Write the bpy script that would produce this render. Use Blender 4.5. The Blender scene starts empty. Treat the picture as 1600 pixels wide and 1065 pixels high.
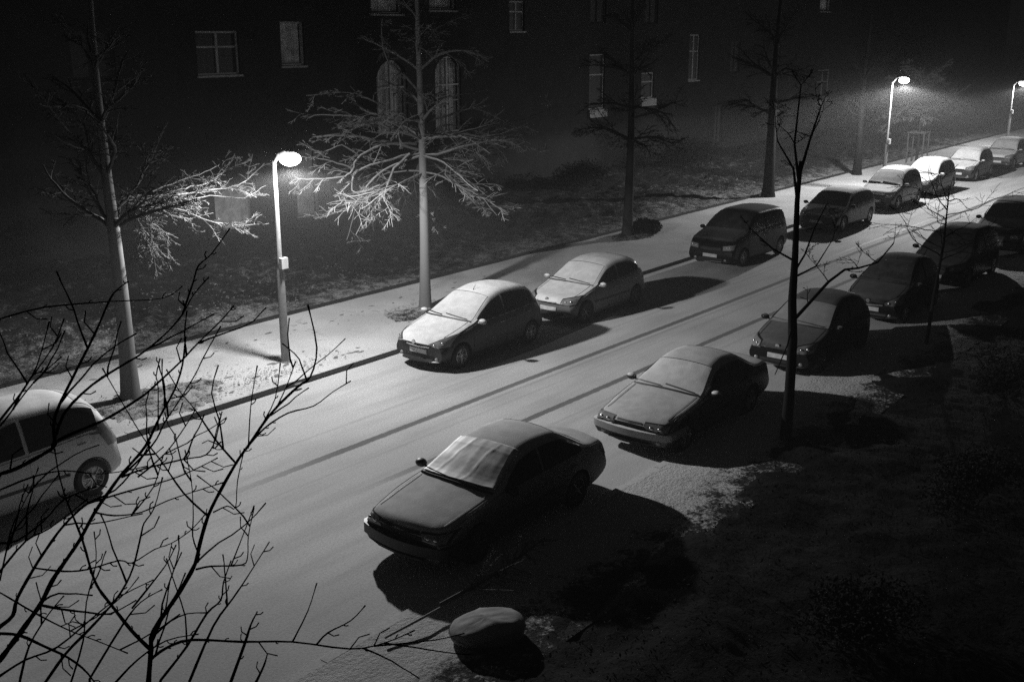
import bpy, bmesh, math, random
import numpy as np
from mathutils import Vector, Matrix, noise
from mathutils.bvhtree import BVHTree

# ------------------------------------------------------------------ frame
# world: X runs along the street, Y across it (far side positive), camera window at the origin, 7.6 m up
C = bpy.context.scene.collection
scn = bpy.context.scene
R = math.radians
AZ, PITCH, HC, FPX = R(38.2), R(15.8), 7.6, 1709.0
cd = bpy.data.cameras.new('camera'); cam = bpy.data.objects.new('camera', cd); C.objects.link(cam)
cd.sensor_width = 36.0; cd.lens = FPX / 1600 * 36.0; cd.clip_end = 2000; cd.clip_start = 0.05
cam.location = (0, 0, HC); cam.rotation_euler = (R(90) - PITCH, 0, AZ - R(90))
scn.camera = cam
FW = Vector((math.cos(AZ) * math.cos(PITCH), math.sin(AZ) * math.cos(PITCH), -math.sin(PITCH)))
RT = Vector((math.sin(AZ), -math.cos(AZ), 0)); UP = RT.cross(FW)

w = bpy.data.worlds.new('World'); scn.world = w; w.use_nodes = True
bg = w.node_tree.nodes['Background']
bg.inputs[0].default_value = (0.5, 0.5, 0.5, 1); bg.inputs[1].default_value = 0.008
scn.view_settings.view_transform = 'Standard'; scn.view_settings.look = 'None'
scn.view_settings.exposure = 0.0; scn.view_settings.gamma = 1.0
scn.cycles.max_bounces = 5; scn.cycles.diffuse_bounces = 3; scn.cycles.volume_bounces = 0
scn.cycles.use_denoising = False; scn.cycles.sample_clamp_indirect = 1.0; scn.cycles.sample_clamp_direct = 12.0
LAMP_W = 3000.0

# ------------------------------------------------------------------ materials
class NT:
    def __init__(s, name):
        s.m = bpy.data.materials.new(name); s.m.use_nodes = True; s.t = s.m.node_tree
        s.b = s.t.nodes['Principled BSDF']
    def n(s, k, **kw):
        x = s.t.nodes.new(k)
        for a, b in kw.items(): setattr(x, a, b)
        return x
    def l(s, a, b): s.t.links.new(a, b)
    def coord(s, obj=True):
        t = s.n('ShaderNodeTexCoord'); return t.outputs['Object']
    def noise(s, scale, detail=4, rough=.55, vec=None):
        x = s.n('ShaderNodeTexNoise'); x.inputs['Scale'].default_value = scale
        x.inputs['Detail'].default_value = detail; x.inputs['Roughness'].default_value = rough
        s.l(vec if vec is not None else s.coord(), x.inputs['Vector']); return x.outputs['Fac']
    def mr(s, v, a, b, c=0., d=1., smooth=True):
        x = s.n('ShaderNodeMapRange'); x.interpolation_type = 'SMOOTHSTEP' if smooth else 'LINEAR'
        s.l(v, x.inputs['Value'])
        for i, q in zip((1, 2, 3, 4), (a, b, c, d)): x.inputs[i].default_value = q
        return x.outputs['Result']
    def math(s, op, a, b=None):
        x = s.n('ShaderNodeMath'); x.operation = op
        for i, q in enumerate((a, b)):
            if q is None: continue
            if isinstance(q, (int, float)): x.inputs[i].default_value = q
            else: s.l(q, x.inputs[i])
        return x.outputs[0]
    def mix(s, f, a, b):
        x = s.n('ShaderNodeMix'); x.data_type = 'RGBA'
        if isinstance(f, (int, float)): x.inputs[0].default_value = f
        else: s.l(f, x.inputs[0])
        for i, q in ((6, a), (7, b)):
            if isinstance(q, (int, float)): x.inputs[i].default_value = (q, q, q, 1)
            else: s.l(q, x.inputs[i])
        return x.outputs[2]
    def col(s, v):
        if isinstance(v, (int, float)): s.b.inputs['Base Color'].default_value = (v, v, v, 1)
        else: s.l(v, s.b.inputs['Base Color'])
    def rough(s, v):
        if isinstance(v, (int, float)): s.b.inputs['Roughness'].default_value = v
        else: s.l(v, s.b.inputs['Roughness'])
    def bump(s, h, st=.3, d=.02):
        x = s.n('ShaderNodeBump'); x.inputs['Strength'].default_value = st; x.inputs['Distance'].default_value = d
        s.l(h, x.inputs['Height']); s.l(x.outputs[0], s.b.inputs['Normal'])
    def nz(s):
        g = s.n('ShaderNodeNewGeometry'); x = s.n('ShaderNodeSeparateXYZ'); s.l(g.outputs['Normal'], x.inputs[0]); return x.outputs['Z']

def mat_plain(name, v, rough=.6, metal=0, spec=.5, var=.15, scale=8):
    t = NT(name); n = t.noise(scale)
    t.col(t.mix(t.mr(n, .3, .7), v * (1 - var), v * (1 + var))); t.rough(rough)
    t.b.inputs['Metallic'].default_value = metal; t.b.inputs['Specular IOR Level'].default_value = spec
    return t.m
def mat_snowy(name, base, rough=.35, lo=.3, hi=.62, snow=.5, amp=.25, scale=5, coat=0, metal=0, patch=0, spec=.5):
    """a material with thin snow lying wherever the surface faces up"""
    t = NT(name); co = t.coord()
    n1 = t.noise(scale, 5, .6, co); n2 = t.noise(scale * 9, 3, .6, co)
    v = t.math('ADD', t.nz(), t.math('MULTIPLY', t.math('SUBTRACT', n1, .5), amp))
    v = t.math('ADD', v, t.math('MULTIPLY', t.math('SUBTRACT', n2, .5), amp * .6))
    f = t.mr(v, lo, hi)
    if patch: f = t.math('MULTIPLY', f, t.mr(n1, patch - .08, patch + .08))
    sc = t.mix(t.mr(n1, .3, .7), snow * .86, snow * 1.08)
    bc = t.mix(t.mr(n2, .3, .7), base * .85, base * 1.15)
    t.col(t.mix(f, bc, sc)); t.rough(t.math('ADD', t.math('MULTIPLY', f, .9 - rough), rough))
    t.b.inputs['Coat Weight'].default_value = coat; t.b.inputs['Metallic'].default_value = metal
    t.b.inputs['Specular IOR Level'].default_value = spec
    t.bump(n2, .25, .012)
    return t.m
M = {}
M['paint_black'] = mat_snowy('paint_black', .006, .3, lo=.5, hi=.95, snow=.12, spec=.2)
M['paint_dark'] = mat_snowy('paint_dark', .014, .4, snow=.70)
M['paint_grey'] = mat_snowy('paint_grey', .06, .45, snow=.52)
M['paint_frost'] = mat_snowy('paint_frost', .05, .6, lo=-.1, hi=.75, snow=.52)
M['paint_mid'] = mat_snowy('paint_mid', .10, .38, snow=.7)
M['paint_silver'] = mat_snowy('paint_silver', .26, .35, snow=.7)
M['paint_white'] = mat_snowy('paint_white', .5, .35, snow=.8)
M['glass'] = mat_snowy('glass', .012, .12, lo=.22, hi=.45, snow=.58, amp=.16, spec=.4)
M['glass_dim'] = mat_snowy('glass_dim', .012, .2, lo=.25, hi=.6, snow=.26)
M['glass_bare'] = mat_snowy('glass_bare', .012, .15, lo=.6, hi=1.1, snow=.10, amp=.3)
M['lampglass'] = mat_plain('headlamp_glass', .22, .12, 0, .9)
M['taillamp'] = mat_plain('tail_lamp_glass', .12, .2)
M['plastic'] = mat_plain('black_plastic', .015, .5)
M['rubber'] = mat_plain('tyre_rubber', .012, .8)
M['alloy'] = mat_plain('alloy_rim', .42, .35, .6)
M['steelrim'] = mat_plain('steel_rim', .12, .45, .3)
M['plate'] = mat_plain('number_plate', .5, .5)
M['chrome'] = mat_plain('chrome_strip', .6, .2, .9)
M['foil'] = mat_plain('windscreen_foil', .6, .5, 0, .4, var=.3, scale=5)
M['pole'] = mat_plain('galvanised_pole', .2, .5, .1)
M['box'] = mat_plain('pale_metal_box', .5, .5)
M['housing'] = mat_plain('lamp_housing', .3, .5)
M['bark'] = mat_snowy('bark', .05, .85, lo=.15, hi=.9, snow=.18, amp=.7, scale=9, spec=.1)
M['barkpale'] = mat_snowy('bark_pale', .10, .8, lo=-.1, hi=.9, snow=.36, amp=.8, scale=9, spec=.15)
M['trunkpale'] = mat_snowy('trunk_pale', .15, .85, lo=.4, hi=.9, snow=.4, amp=.8, scale=14, spec=.1)
M['barkdark'] = mat_plain('bark_dark', .012, .9, spec=.1)
M['bush'] = mat_snowy('shrub_twigs', .008, .9, lo=.6, hi=.95, snow=.035, amp=.5, scale=4, spec=.1)
M['leaf'] = mat_snowy('dead_leaves', .035, .9, lo=.7, hi=1.0, snow=.3, amp=.6, scale=3, spec=.15)
M['needle'] = mat_snowy('fir_needles', .05, .8, lo=.6, hi=.95, snow=.2, amp=.5, scale=6, spec=.2)
M['sack'] = mat_snowy('sack', .26, .6, lo=.1, hi=.9, snow=.34, amp=.3, scale=6)
M['kerbstone'] = mat_snowy('kerb_stone', .10, .85, lo=.5, hi=.9, snow=.62, amp=.8, scale=3)
M['edging'] = mat_plain('edging_stone', .018, .9, var=.3, scale=6)
M['footprint'] = mat_plain('trodden_snow', .2, .9, var=.4, scale=6)
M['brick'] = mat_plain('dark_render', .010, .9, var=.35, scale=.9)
M['frame'] = mat_plain('window_frame', .30, .5)
M['stone'] = mat_plain('pale_stone', .3, .8)
M['curtain'] = mat_plain('curtain', .5, .9, var=.35, scale=3)
M['paint_blue'] = mat_snowy('paint_deep', .010, .4, snow=.78)
M['pane'] = mat_plain('dark_pane', .02, .5)
M['roof'] = mat_plain('roof_tiles', .05, .9)

def emit(name, s):
    t = NT(name); t.b.inputs['Emission Color'].default_value = (1, 1, 1, 1); t.b.inputs['Emission Strength'].default_value = s; t.col(.8); return t.m
M['lit'] = emit('lit_lens', 16.0)

def road_mat():
    t = NT('snowy_road'); co = t.coord(); sep = t.n('ShaderNodeSeparateXYZ'); t.l(co, sep.inputs[0]); X, Y = sep.outputs[0], sep.outputs[1]
    mp = t.n('ShaderNodeMapping'); mp.inputs['Scale'].default_value = (.12, 1, 1); t.l(co, mp.inputs[0])
    streak = t.noise(1.6, 4, .6, mp.outputs[0]); big = t.noise(.35, 3, .5, co); fine = t.noise(26, 4, .7, co)
    c = t.mix(t.mr(big, .3, .7), .60, .76)
    c = t.mix(t.math('MULTIPLY', t.mr(streak, .42, .7), .5), c, .42)
    c = t.mix(t.math('MULTIPLY', t.mr(fine, .42, .72), .55), c, .36)
    c = t.mix(t.math('MULTIPLY', t.mr(t.noise(90, 2, .6, co), .5, .75), .35), c, .28)
    # two tyre tracks, each its own line; they drift slowly toward the middle of the road
    wob = t.math('MULTIPLY', t.math('SUBTRACT', t.noise(.35, 3, .5, mp.outputs[0]), .5), .25)
    Yw = t.math('ADD', Y, wob)
    edge = t.math('MULTIPLY', t.math('SUBTRACT', t.noise(7, 4, .7, co), .5), .08)
    for y0, sl, wd, x0, x1, dk, cc in ((14.60, -.0135, .10, 9.5, 60, .92, .15), (14.33, -.0135, .05, 14, 40, .3, .22), (12.92, -.011, .09, 11, 42, .9, .15), (16.0, -.012, .05, 5, 13, .35, .26),
                                       (12.98, -.011, .07, 1, 11.5, .5, .80), (15.02, -.0135, .07, 36, 49, .95, .97), (11.7, 0.0, .06, -5, 9, .3, .35), (15.6, -.012, .05, 6, 50, .28, .35), (13.9, -.012, .04, 6, 55, .25, .35), (12.35, -.010, .05, 12, 50, .25, .3), (16.1, -.02, .05, 24, 60, .3, .3)):
        d = t.math('ABSOLUTE', t.math('ADD', t.math('SUBTRACT', t.math('SUBTRACT', Yw, y0), t.math('MULTIPLY', X, sl)), edge))
        f = t.math('SUBTRACT', 1.0, t.mr(d, wd * .7, wd * 1.15))
        f = t.math('MULTIPLY', f, t.math('MULTIPLY', t.mr(X, x0, x0 + 4), t.mr(X, x1, x1 - 6)))
        f = t.math('MULTIPLY', f, t.mr(streak, .15, .55, .7, 1.0))
        c = t.mix(t.math('MULTIPLY', f, dk), c, cc)
    t.col(c); t.rough(.9); t.b.inputs['Specular IOR Level'].default_value = .25
    t.bump(fine, .35, .012); return t.m
def pave_mat():
    t = NT('snowy_pavement'); co = t.coord()
    big = t.noise(.6, 3, .5, co); fine = t.noise(24, 4, .7, co); mid = t.noise(3.2, 5, .65, co)
    c = t.mix(t.mr(big, .3, .7), .58, .74); c = t.mix(t.math('MULTIPLY', t.mr(fine, .42, .72), .5), c, .36)
    c = t.mix(t.math('MULTIPLY', t.mr(mid, .6, .7), .6), c, .3)
    t.col(c); t.rough(.9); t.b.inputs['Specular IOR Level'].default_value = .25; t.bump(fine, .35, .012); return t.m
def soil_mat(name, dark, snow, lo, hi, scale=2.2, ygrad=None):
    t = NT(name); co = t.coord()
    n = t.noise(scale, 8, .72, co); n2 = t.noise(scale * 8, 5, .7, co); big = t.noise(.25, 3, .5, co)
    v = t.math('ADD', n, t.math('MULTIPLY', t.math('SUBTRACT', n2, .5), .5)); v = t.math('ADD', v, t.math('MULTIPLY', t.math('SUBTRACT', big, .5), .35))
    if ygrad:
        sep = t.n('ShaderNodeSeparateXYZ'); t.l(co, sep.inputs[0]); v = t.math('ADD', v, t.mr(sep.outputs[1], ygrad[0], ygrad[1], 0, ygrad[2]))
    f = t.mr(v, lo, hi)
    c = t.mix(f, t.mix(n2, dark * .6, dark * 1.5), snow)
    t.col(c); t.rough(.95); t.b.inputs['Specular IOR Level'].default_value = .15; t.bump(v, .8, .06); return t.m
M['road'] = road_mat(); M['pave'] = pave_mat()
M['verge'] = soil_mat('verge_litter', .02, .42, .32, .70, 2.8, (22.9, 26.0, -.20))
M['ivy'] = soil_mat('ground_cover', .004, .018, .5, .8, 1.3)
M['strip'] = soil_mat('soil_snow_strip', .03, .6, .50, .72, 1.9, (7.3, 9.2, .50))
M['pit'] = soil_mat('tree_pit_soil', .04, .5, .42, .62, 4.5)
M['ground'] = soil_mat('far_ground', .02, .08, .5, .8, .5)

# ------------------------------------------------------------------ object helpers
def tag(o, label=None, cat=None, group=None, kind=None):
    if label: o['label'] = label
    if cat: o['category'] = cat
    if group: o['group'] = group
    if kind: o['kind'] = kind
    return o
def empty(name, loc, rz=0):
    o = bpy.data.objects.new(name, None); C.objects.link(o); o.location = loc; o.rotation_euler = (0, 0, rz); return o
class MB:
    def __init__(s): s.v = []; s.f = []
    def add(s, vs, fs):
        b = len(s.v); s.v += [tuple(v) for v in vs]; s.f += [tuple(b + i for i in f) for f in fs]; return s
    def box(s, x0, x1, y0, y1, z0, z1):
        return s.add([(x, y, z) for x in (x0, x1) for y in (y0, y1) for z in (z0, z1)],
                     [(0, 1, 3, 2), (4, 6, 7, 5), (0, 4, 5, 1), (2, 3, 7, 6), (0, 2, 6, 4), (1, 5, 7, 3)])
    def tube(s, pts, rad, n=6, cap=True):
        pts = [Vector(p) for p in pts]
        if not hasattr(rad, '__len__'): rad = [rad] * len(pts)
        b = len(s.v); prev = None
        for i, p in enumerate(pts):
            d = (pts[min(i + 1, len(pts) - 1)] - pts[max(i - 1, 0)])
            if d.length < 1e-9: d = Vector((0, 0, 1))
            d.normalize()
            if prev is None:
                a = d.orthogonal().normalized()
            else:
                a = (prev - d * prev.dot(d))
                a = a.normalized() if a.length > 1e-6 else d.orthogonal().normalized()
            prev = a; c = d.cross(a)
            for k in range(n):
                t = 2 * math.pi * k / n
                q = p + (a * math.cos(t) + c * math.sin(t)) * rad[i]; s.v.append((q.x, q.y, q.z))
        for i in range(len(pts) - 1):
            for k in range(n):
                k2 = (k + 1) % n
                s.f.append((b + i * n + k, b + i * n + k2, b + (i + 1) * n + k2, b + (i + 1) * n + k))
        if cap:
            s.f.append(tuple(b + k for k in range(n))[::-1]); s.f.append(tuple(b + (len(pts) - 1) * n + k for k in range(n)))
        return s
    def lathe(s, prof, n=24, ax='z', c=(0, 0, 0), closed=False):
        b = len(s.v)
        for r, h in prof:
            for k in range(n):
                t = 2 * math.pi * k / n; a, d = r * math.cos(t), r * math.sin(t)
                p = {'z': (a, d, h), 'y': (a, h, d), 'x': (h, a, d)}[ax]
                s.v.append((p[0] + c[0], p[1] + c[1], p[2] + c[2]))
        m = len(prof)
        for i in range(m if closed else m - 1):
            for k in range(n):
                k2 = (k + 1) % n; j = (i + 1) % m
                s.f.append((b + i * n + k, b + i * n + k2, b + j * n + k2, b + j * n + k))
        return s
    def ell(s, c, r, nu=14, nv=8, rot=None):
        b = len(s.v)
        for j in range(nv + 1):
            p = math.pi * j / nv
            for i in range(nu):
                t = 2 * math.pi * i / nu
                q = Vector((r[0] * math.sin(p) * math.cos(t), r[1] * math.sin(p) * math.sin(t), r[2] * math.cos(p)))
                if rot: q = rot @ q
                s.v.append((q.x + c[0], q.y + c[1], q.z + c[2]))
        for j in range(nv):
            for i in range(nu):
                i2 = (i + 1) % nu
                s.f.append((b + j * nu + i, b + (j + 1) * nu + i, b + (j + 1) * nu + i2, b + j * nu + i2))
        return s
    def build(s, name, mat, parent=None, smooth=True, angle=40, loc=None):
        me = bpy.data.meshes.new(name); me.from_pydata(s.v, [], s.f); me.update()
        bm = bmesh.new(); bm.from_mesh(me); bmesh.ops.remove_doubles(bm, verts=bm.verts, dist=1e-6)
        bmesh.ops.recalc_face_normals(bm, faces=bm.faces); bm.to_mesh(me); bm.free()
        if smooth:
            me.polygons.foreach_set('use_smooth', [True] * len(me.polygons)); me.set_sharp_from_angle(angle=R(angle))
        if mat: me.materials.append(M[mat] if isinstance(mat, str) else mat)
        o = bpy.data.objects.new(name, me); C.objects.link(o)
        if parent: o.parent = parent
        if loc: o.location = loc
        return o
def grid(x0, x1, y0, y1, nx, ny, h):
    m = MB()
    vs = [(x0 + (x1 - x0) * i / nx, y0 + (y1 - y0) * j / ny) for j in range(ny + 1) for i in range(nx + 1)]
    m.add([(x, y, h(x, y)) for x, y in vs], [(j * (nx + 1) + i, j * (nx + 1) + i + 1, (j + 1) * (nx + 1) + i + 1, (j + 1) * (nx + 1) + i) for j in range(ny) for i in range(nx)])
    return m
def fbm(x, y, s=1., seed=0, oct=4):
    v = 0; a = 1; 
    for o in range(oct):
        v += a * noise.noise(Vector((x * s, y * s, seed + o * 7.3))); s *= 2.1; a *= .5
    return v

# ------------------------------------------------------------------ setting
KL, KR, PB, SB = 18.1, 9.35, 22.75, 7.62      # kerbs left/right, back of pavement, back of the soil strip
S0, S1 = -30, 170
tag(grid(-400, 700, -400, 600, 4, 4, lambda x, y: -.35).build('ground', 'ground', smooth=False), kind='structure')
tag(grid(S0, S1, KR - .02, KL + .02, 20, 4, lambda x, y: 0).build('road', 'road', smooth=False), kind='structure')
def pv(x, y): return .12 + .012 * fbm(x, y, .6, 3)
tag(grid(S0, S1, KL + .13, PB, 400, 10, pv).build('pavement', 'pave'), kind='structure')
def vh(x, y):
    t = min(1, max(0, (y - PB - .15) / 2.5)); return .09 + .14 * fbm(x, y, 1.8, 5) * (.25 + t) + .28 * t * (.5 + fbm(x, y, .22, 11, 2))
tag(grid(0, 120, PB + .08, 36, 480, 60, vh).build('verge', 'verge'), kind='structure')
def sh(x, y): return .05 + .06 * min(1, (KR - y) / 1.2) + .03 * fbm(x, y, 1.8, 8) * min(1, (KR - y))
tag(grid(S0, 90, SB - .5, KR - .13, 480, 14, sh).build('soil_strip', 'strip'), kind='structure')
def ih(x, y): return .12 - .14 * max(0, (y - SB + .5)) + .10 * fbm(x, y, .9, 15) + .03 * fbm(x, y, 4.5, 19, 2) + .25 * max(0, fbm(x, y, .3, 21, 2))
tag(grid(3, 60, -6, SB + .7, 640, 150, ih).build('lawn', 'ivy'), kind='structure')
def kerb(name, y0, y1, z1, mat, s0, s1, label, seg=1.0):
    m = MB(); x = s0; rg = random.Random(4)
    while x < s1:
        e = rg.uniform(-.004, .004)
        m.box(x + .006, x + seg - .006, y0 + e, y1 + e, -.3, z1 + rg.uniform(-.004, .004)); x += seg
    return tag(m.build(name, mat, smooth=False), kind='structure')
kerb('kerb', KL, KL + .13, .128, 'kerbstone', -5, 130, '')
kerb('kerb', KR - .13, KR, .055, 'pave', -5, 80, '')
kerb('pavement_edging', PB - .03, PB + .10, .19, 'edging', 0, 120, '')

def quads(n, fn, size, seed, tilt=.5):
    m = MB(); rg = random.Random(seed)
    for _ in range(n):
        p = fn(rg)
        if p is None: continue
        x, y, z = p; a = rg.uniform(0, 6.28); l = size * rg.uniform(.5, 1.3); wd = l * rg.uniform(.4, .8)
        d = Vector((math.cos(a), math.sin(a), rg.uniform(-tilt, tilt))).normalized(); c = Vector((-math.sin(a), math.cos(a), rg.uniform(-tilt, tilt))).normalized()
        o = Vector((x, y, z + l * .25)); m.add([o - d * l, o - c * wd * .6, o + d * l * .9, o + c * wd * .6], [(0, 1, 2, 3)])
    return m
def lv(rg):
    x = rg.uniform(6, 60); y = PB + .15 + 5 * rg.random() ** 1.7
    return (x, y, vh(x, y)) if fbm(x, y, .7, 31, 3) > -.25 else None
tag(quads(13000, lv, .045, 1).build('fallen_leaves', 'leaf', smooth=False), 'dead brown leaves lying on the snowy verge behind the pavement', 'leaves', kind='stuff')
def rv(rg):
    x = rg.uniform(5, 40); y = rg.uniform(-2, SB - .1)
    if x < 5 + max(0, (SB - y)) * .3: return None
    return (x, y, ih(x, y) + rg.uniform(0, .18))
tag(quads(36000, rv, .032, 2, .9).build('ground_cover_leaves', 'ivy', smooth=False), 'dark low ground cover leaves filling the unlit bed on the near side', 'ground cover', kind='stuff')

def pit(cx, cy, rx, ry, seed):
    def h(x, y):
        q = ((x - cx) / rx) ** 2 + ((y - cy) / ry) ** 2
        return min(.19, .10 + .10 * (1 - q) + .05 * fbm(x, y, 1.6, seed)) + .03 * fbm(x, y, 6, seed + 3)
    return tag(grid(cx - rx * 1.3, cx + rx * 1.3, max(KL + .13, cy - ry * 1.3), cy + ry * 1.3, 70, 50, h).build('tree_pit_soil', 'pit'), kind='structure')
pit(12.6, 19.3, 1.5, 1.1, 2); pit(21.3, 20.1, 1.0, .8, 5); pit(35.3, 21.8, 1.4, .7, 9)
def pl(rg):
    x, y = rg.choice([(rg.uniform(11.3, 15), rg.uniform(18.3, 20.6)), (rg.uniform(20.8, 22.8), rg.uniform(19.2, 21)), (rg.gauss(15.2, 1.2), rg.gauss(18.9, .3))])
    return (x, y, .15) if y > KL + .15 else None
tag(quads(1300, pl, .035, 7).build('pit_leaves', 'leaf', smooth=False), 'small dead leaves and crumbs scattered round the tree bases on the far pavement', 'leaves', kind='stuff')

m = MB(); rg = random.Random(5)
for k in range(70):
    if k < 26: x, y = 14.0 + k * .16 + rg.gauss(0, .12), 19.0 + rg.gauss(0, .35)
    elif k < 50: x, y = 12.5 + (k - 26) * .62, 21.6 + .16 * (-1) ** k + rg.gauss(0, .06)
    else: x, y = 16 + rg.random() * 5, 18.6 + rg.random() * 3.5
    a = rg.gauss(.1, .5); l = rg.uniform(.05, .13) if k < 50 else rg.uniform(.02, .05); c, s_ = math.cos(a), math.sin(a)
    pts = [(x + c * l * math.cos(t) - s_ * l * .42 * math.sin(t), y + s_ * l * math.cos(t) + c * l * .42 * math.sin(t)) for t in [i * .7854 + rg.uniform(-.2, .2) for i in range(8)]]
    m.add([(px_, py_, pv(px_, py_) + .005) for px_, py_ in pts], [tuple(range(8))])
tag(m.build('footprints', 'footprint', smooth=False), 'small dark footprints and bare spots trodden into the snow of the far pavement', 'footprints', kind='stuff')

# ------------------------------------------------------------------ cars
def pchip(xs, ys, x):
    xs = np.array(xs, float); ys = np.array(ys, float); h = np.diff(xs); dl = np.diff(ys) / h
    d = np.zeros(len(xs)); d[0] = dl[0]; d[-1] = dl[-1]
    for i in range(1, len(xs) - 1):
        if dl[i - 1] * dl[i] > 0:
            w1 = 2 * h[i] + h[i - 1]; w2 = h[i] + 2 * h[i - 1]; d[i] = (w1 + w2) / (w1 / dl[i - 1] + w2 / dl[i])
    x = np.clip(x, xs[0], xs[-1]); i = np.clip(np.searchsorted(xs, x) - 1, 0, len(h) - 1); t = (x - xs[i]) / h[i]
    return ((1 + 2 * t) * (1 - t) ** 2 * ys[i] + t * (1 - t) ** 2 * h[i] * d[i] + t * t * (3 - 2 * t) * ys[i + 1] + t * t * (t - 1) * h[i] * d[i + 1])

class CarShape:
    def __init__(s, sp):
        s.sp = sp; s.L = sp['L']; s.W = sp['W'] / 2
        s.tx, s.tz = zip(*sp['top']); s.bx, s.bz = zip(*sp['belt'])
        s.tum = sp.get('tumble', .36); s.bowf = sp.get('bowf', .22); s.bowr = sp.get('bowr', .16)
    def top(s, x): return float(pchip(s.tx, s.tz, x))
    def belt(s, x): return min(float(pchip(s.bx, s.bz, x)), s.top(x) - .035)
    def w(s, x):
        L = s.L; n = s.sp.get('nosew', .86)
        return s.W * float(pchip([0, .1, .35, .75, 1.4, L - 1.2, L - .5, L - .12, L], [n, n + .045, .955, .985, 1, 1, .975, .93, s.sp.get('tailw', .86)], x))
    def bot(s, x):
        L = s.L; return float(pchip([0, .25, .8, L - .8, L - .25, L], [.24, .19, .17, .19, .24, .3], x))
    def bow(s, x, y):
        q = (y / s.W) ** 2
        f = max(0, 1 - x / (s.L * .5)); r = max(0, 1 - (s.L - x) / (s.L * .5))
        return s.bowf * q * f ** .7 - s.bowr * q * r ** .7
    def wr(s, x):
        g = s.top(x) - s.belt(x); return .95 * s.w(x) - s.tum * g
    def section(s, x):
        zt, zb, z0, w_ = s.top(x), s.belt(x), s.bot(x), s.w(x); g = zt - zb; k = min(1, g / .3); wr = s.wr(x); b = zb - z0
        lo = [(0, z0), (.6 * w_, z0), (.92 * w_, z0 + .01), (.975 * w_, z0 + .07), (.99 * w_, z0 + .3 * b), (w_, z0 + .52 * b), (.995 * w_, z0 + .75 * b), (.975 * w_, zb - .04), (.95 * w_, zb)]
        wb = .94 * w_; hi = []
        for fz in (.12, .35, .62): hi.append((wb + (wr - wb) * fz + .012 * k, zb + g * fz))
        cr = .13 * k
        hi += [(wr + .018 * k, zt - cr * .75 - .015 * (1 - k)), (wr - .015, zt - cr * .38 - .008), (wr - .07, zt - cr * .14), (.7 * wr, zt + .0), (.36 * wr, zt + .018), (0, zt + .024)]
        return lo + hi
    def body(s):
        L = s.L
        st = sorted(set([0, .015, .05, .1, .17, .25] + list(np.arange(.35, L - .3, .075)) + [L - .25, L - .17, L - .1, L - .05, L - .015, L]))
        verts = []; n = None
        for x in st:
            sec = s.section(x); fullp = sec + [(-y, z) for y, z in sec[-2:0:-1]]; n = len(fullp); half = len(sec)
            dz = 0
            for y, z in fullp:
                e = 0; mid = .5 * (s.bot(x) + s.belt(x))
                if x < .5: e -= (.5 - x) / .5 * s.sp.get('bump', .05) * math.exp(-((z - .42) / .14) ** 2)
                if x > L - .5: e += (x - L + .5) / .5 * .05 * math.exp(-((z - .45) / .14) ** 2)
                if x < .12: # round the nose edge
                    pass
                verts.append((x + s.bow(x, y) + e, y, z))
        faces = []
        m = len(st)
        for i in range(m - 1):
            for k in range(n):
                k2 = (k + 1) % n; faces.append((i * n + k, i * n + k2, (i + 1) * n + k2, (i + 1) * n + k))
        for i in (0, m - 1):
            b = i * n
            idx = [(b + j, b + (n - j) % n) for j in range(half)]
            for j in range(half - 1):
                q = [idx[j][0], idx[j + 1][0], idx[j + 1][1], idx[j][1]]; q = list(dict.fromkeys(q))
                faces.append(tuple(q))
        return verts, faces

def ev_boolean(verts, faces, cutters):
    me = bpy.data.meshes.new('tmp'); me.from_pydata(verts, [], faces)
    bm = bmesh.new(); bm.from_mesh(me); bmesh.ops.remove_doubles(bm, verts=bm.verts, dist=1e-5); bmesh.ops.recalc_face_normals(bm, faces=bm.faces); bm.to_mesh(me); bm.free()
    raw = me.copy()
    o = bpy.data.objects.new('tmp', me); C.objects.link(o); tmp = [o]
    c = MB()
    for (x, y0, y1, z, r) in cutters:
        n = 40; vs = [(x + r * math.cos(2 * math.pi * k / n), y, z + r * math.sin(2 * math.pi * k / n)) for y in (y0, y1) for k in range(n)]
        c.add(vs, [(k, (k + 1) % n, n + (k + 1) % n, n + k) for k in range(n)] + [tuple(range(n))[::-1], tuple(range(n, 2 * n))])
    co = c.build('tmpc', None, smooth=False); tmp.append(co)
    md = o.modifiers.new('b', 'BOOLEAN'); md.operation = 'DIFFERENCE'; md.object = co; md.solver = 'EXACT'
    dg = bpy.context.evaluated_depsgraph_get(); out = bpy.data.meshes.new_from_object(o.evaluated_get(dg))
    if len(out.polygons) < 50: out = raw
    for t in tmp: bpy.data.objects.remove(t)
    return out

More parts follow.
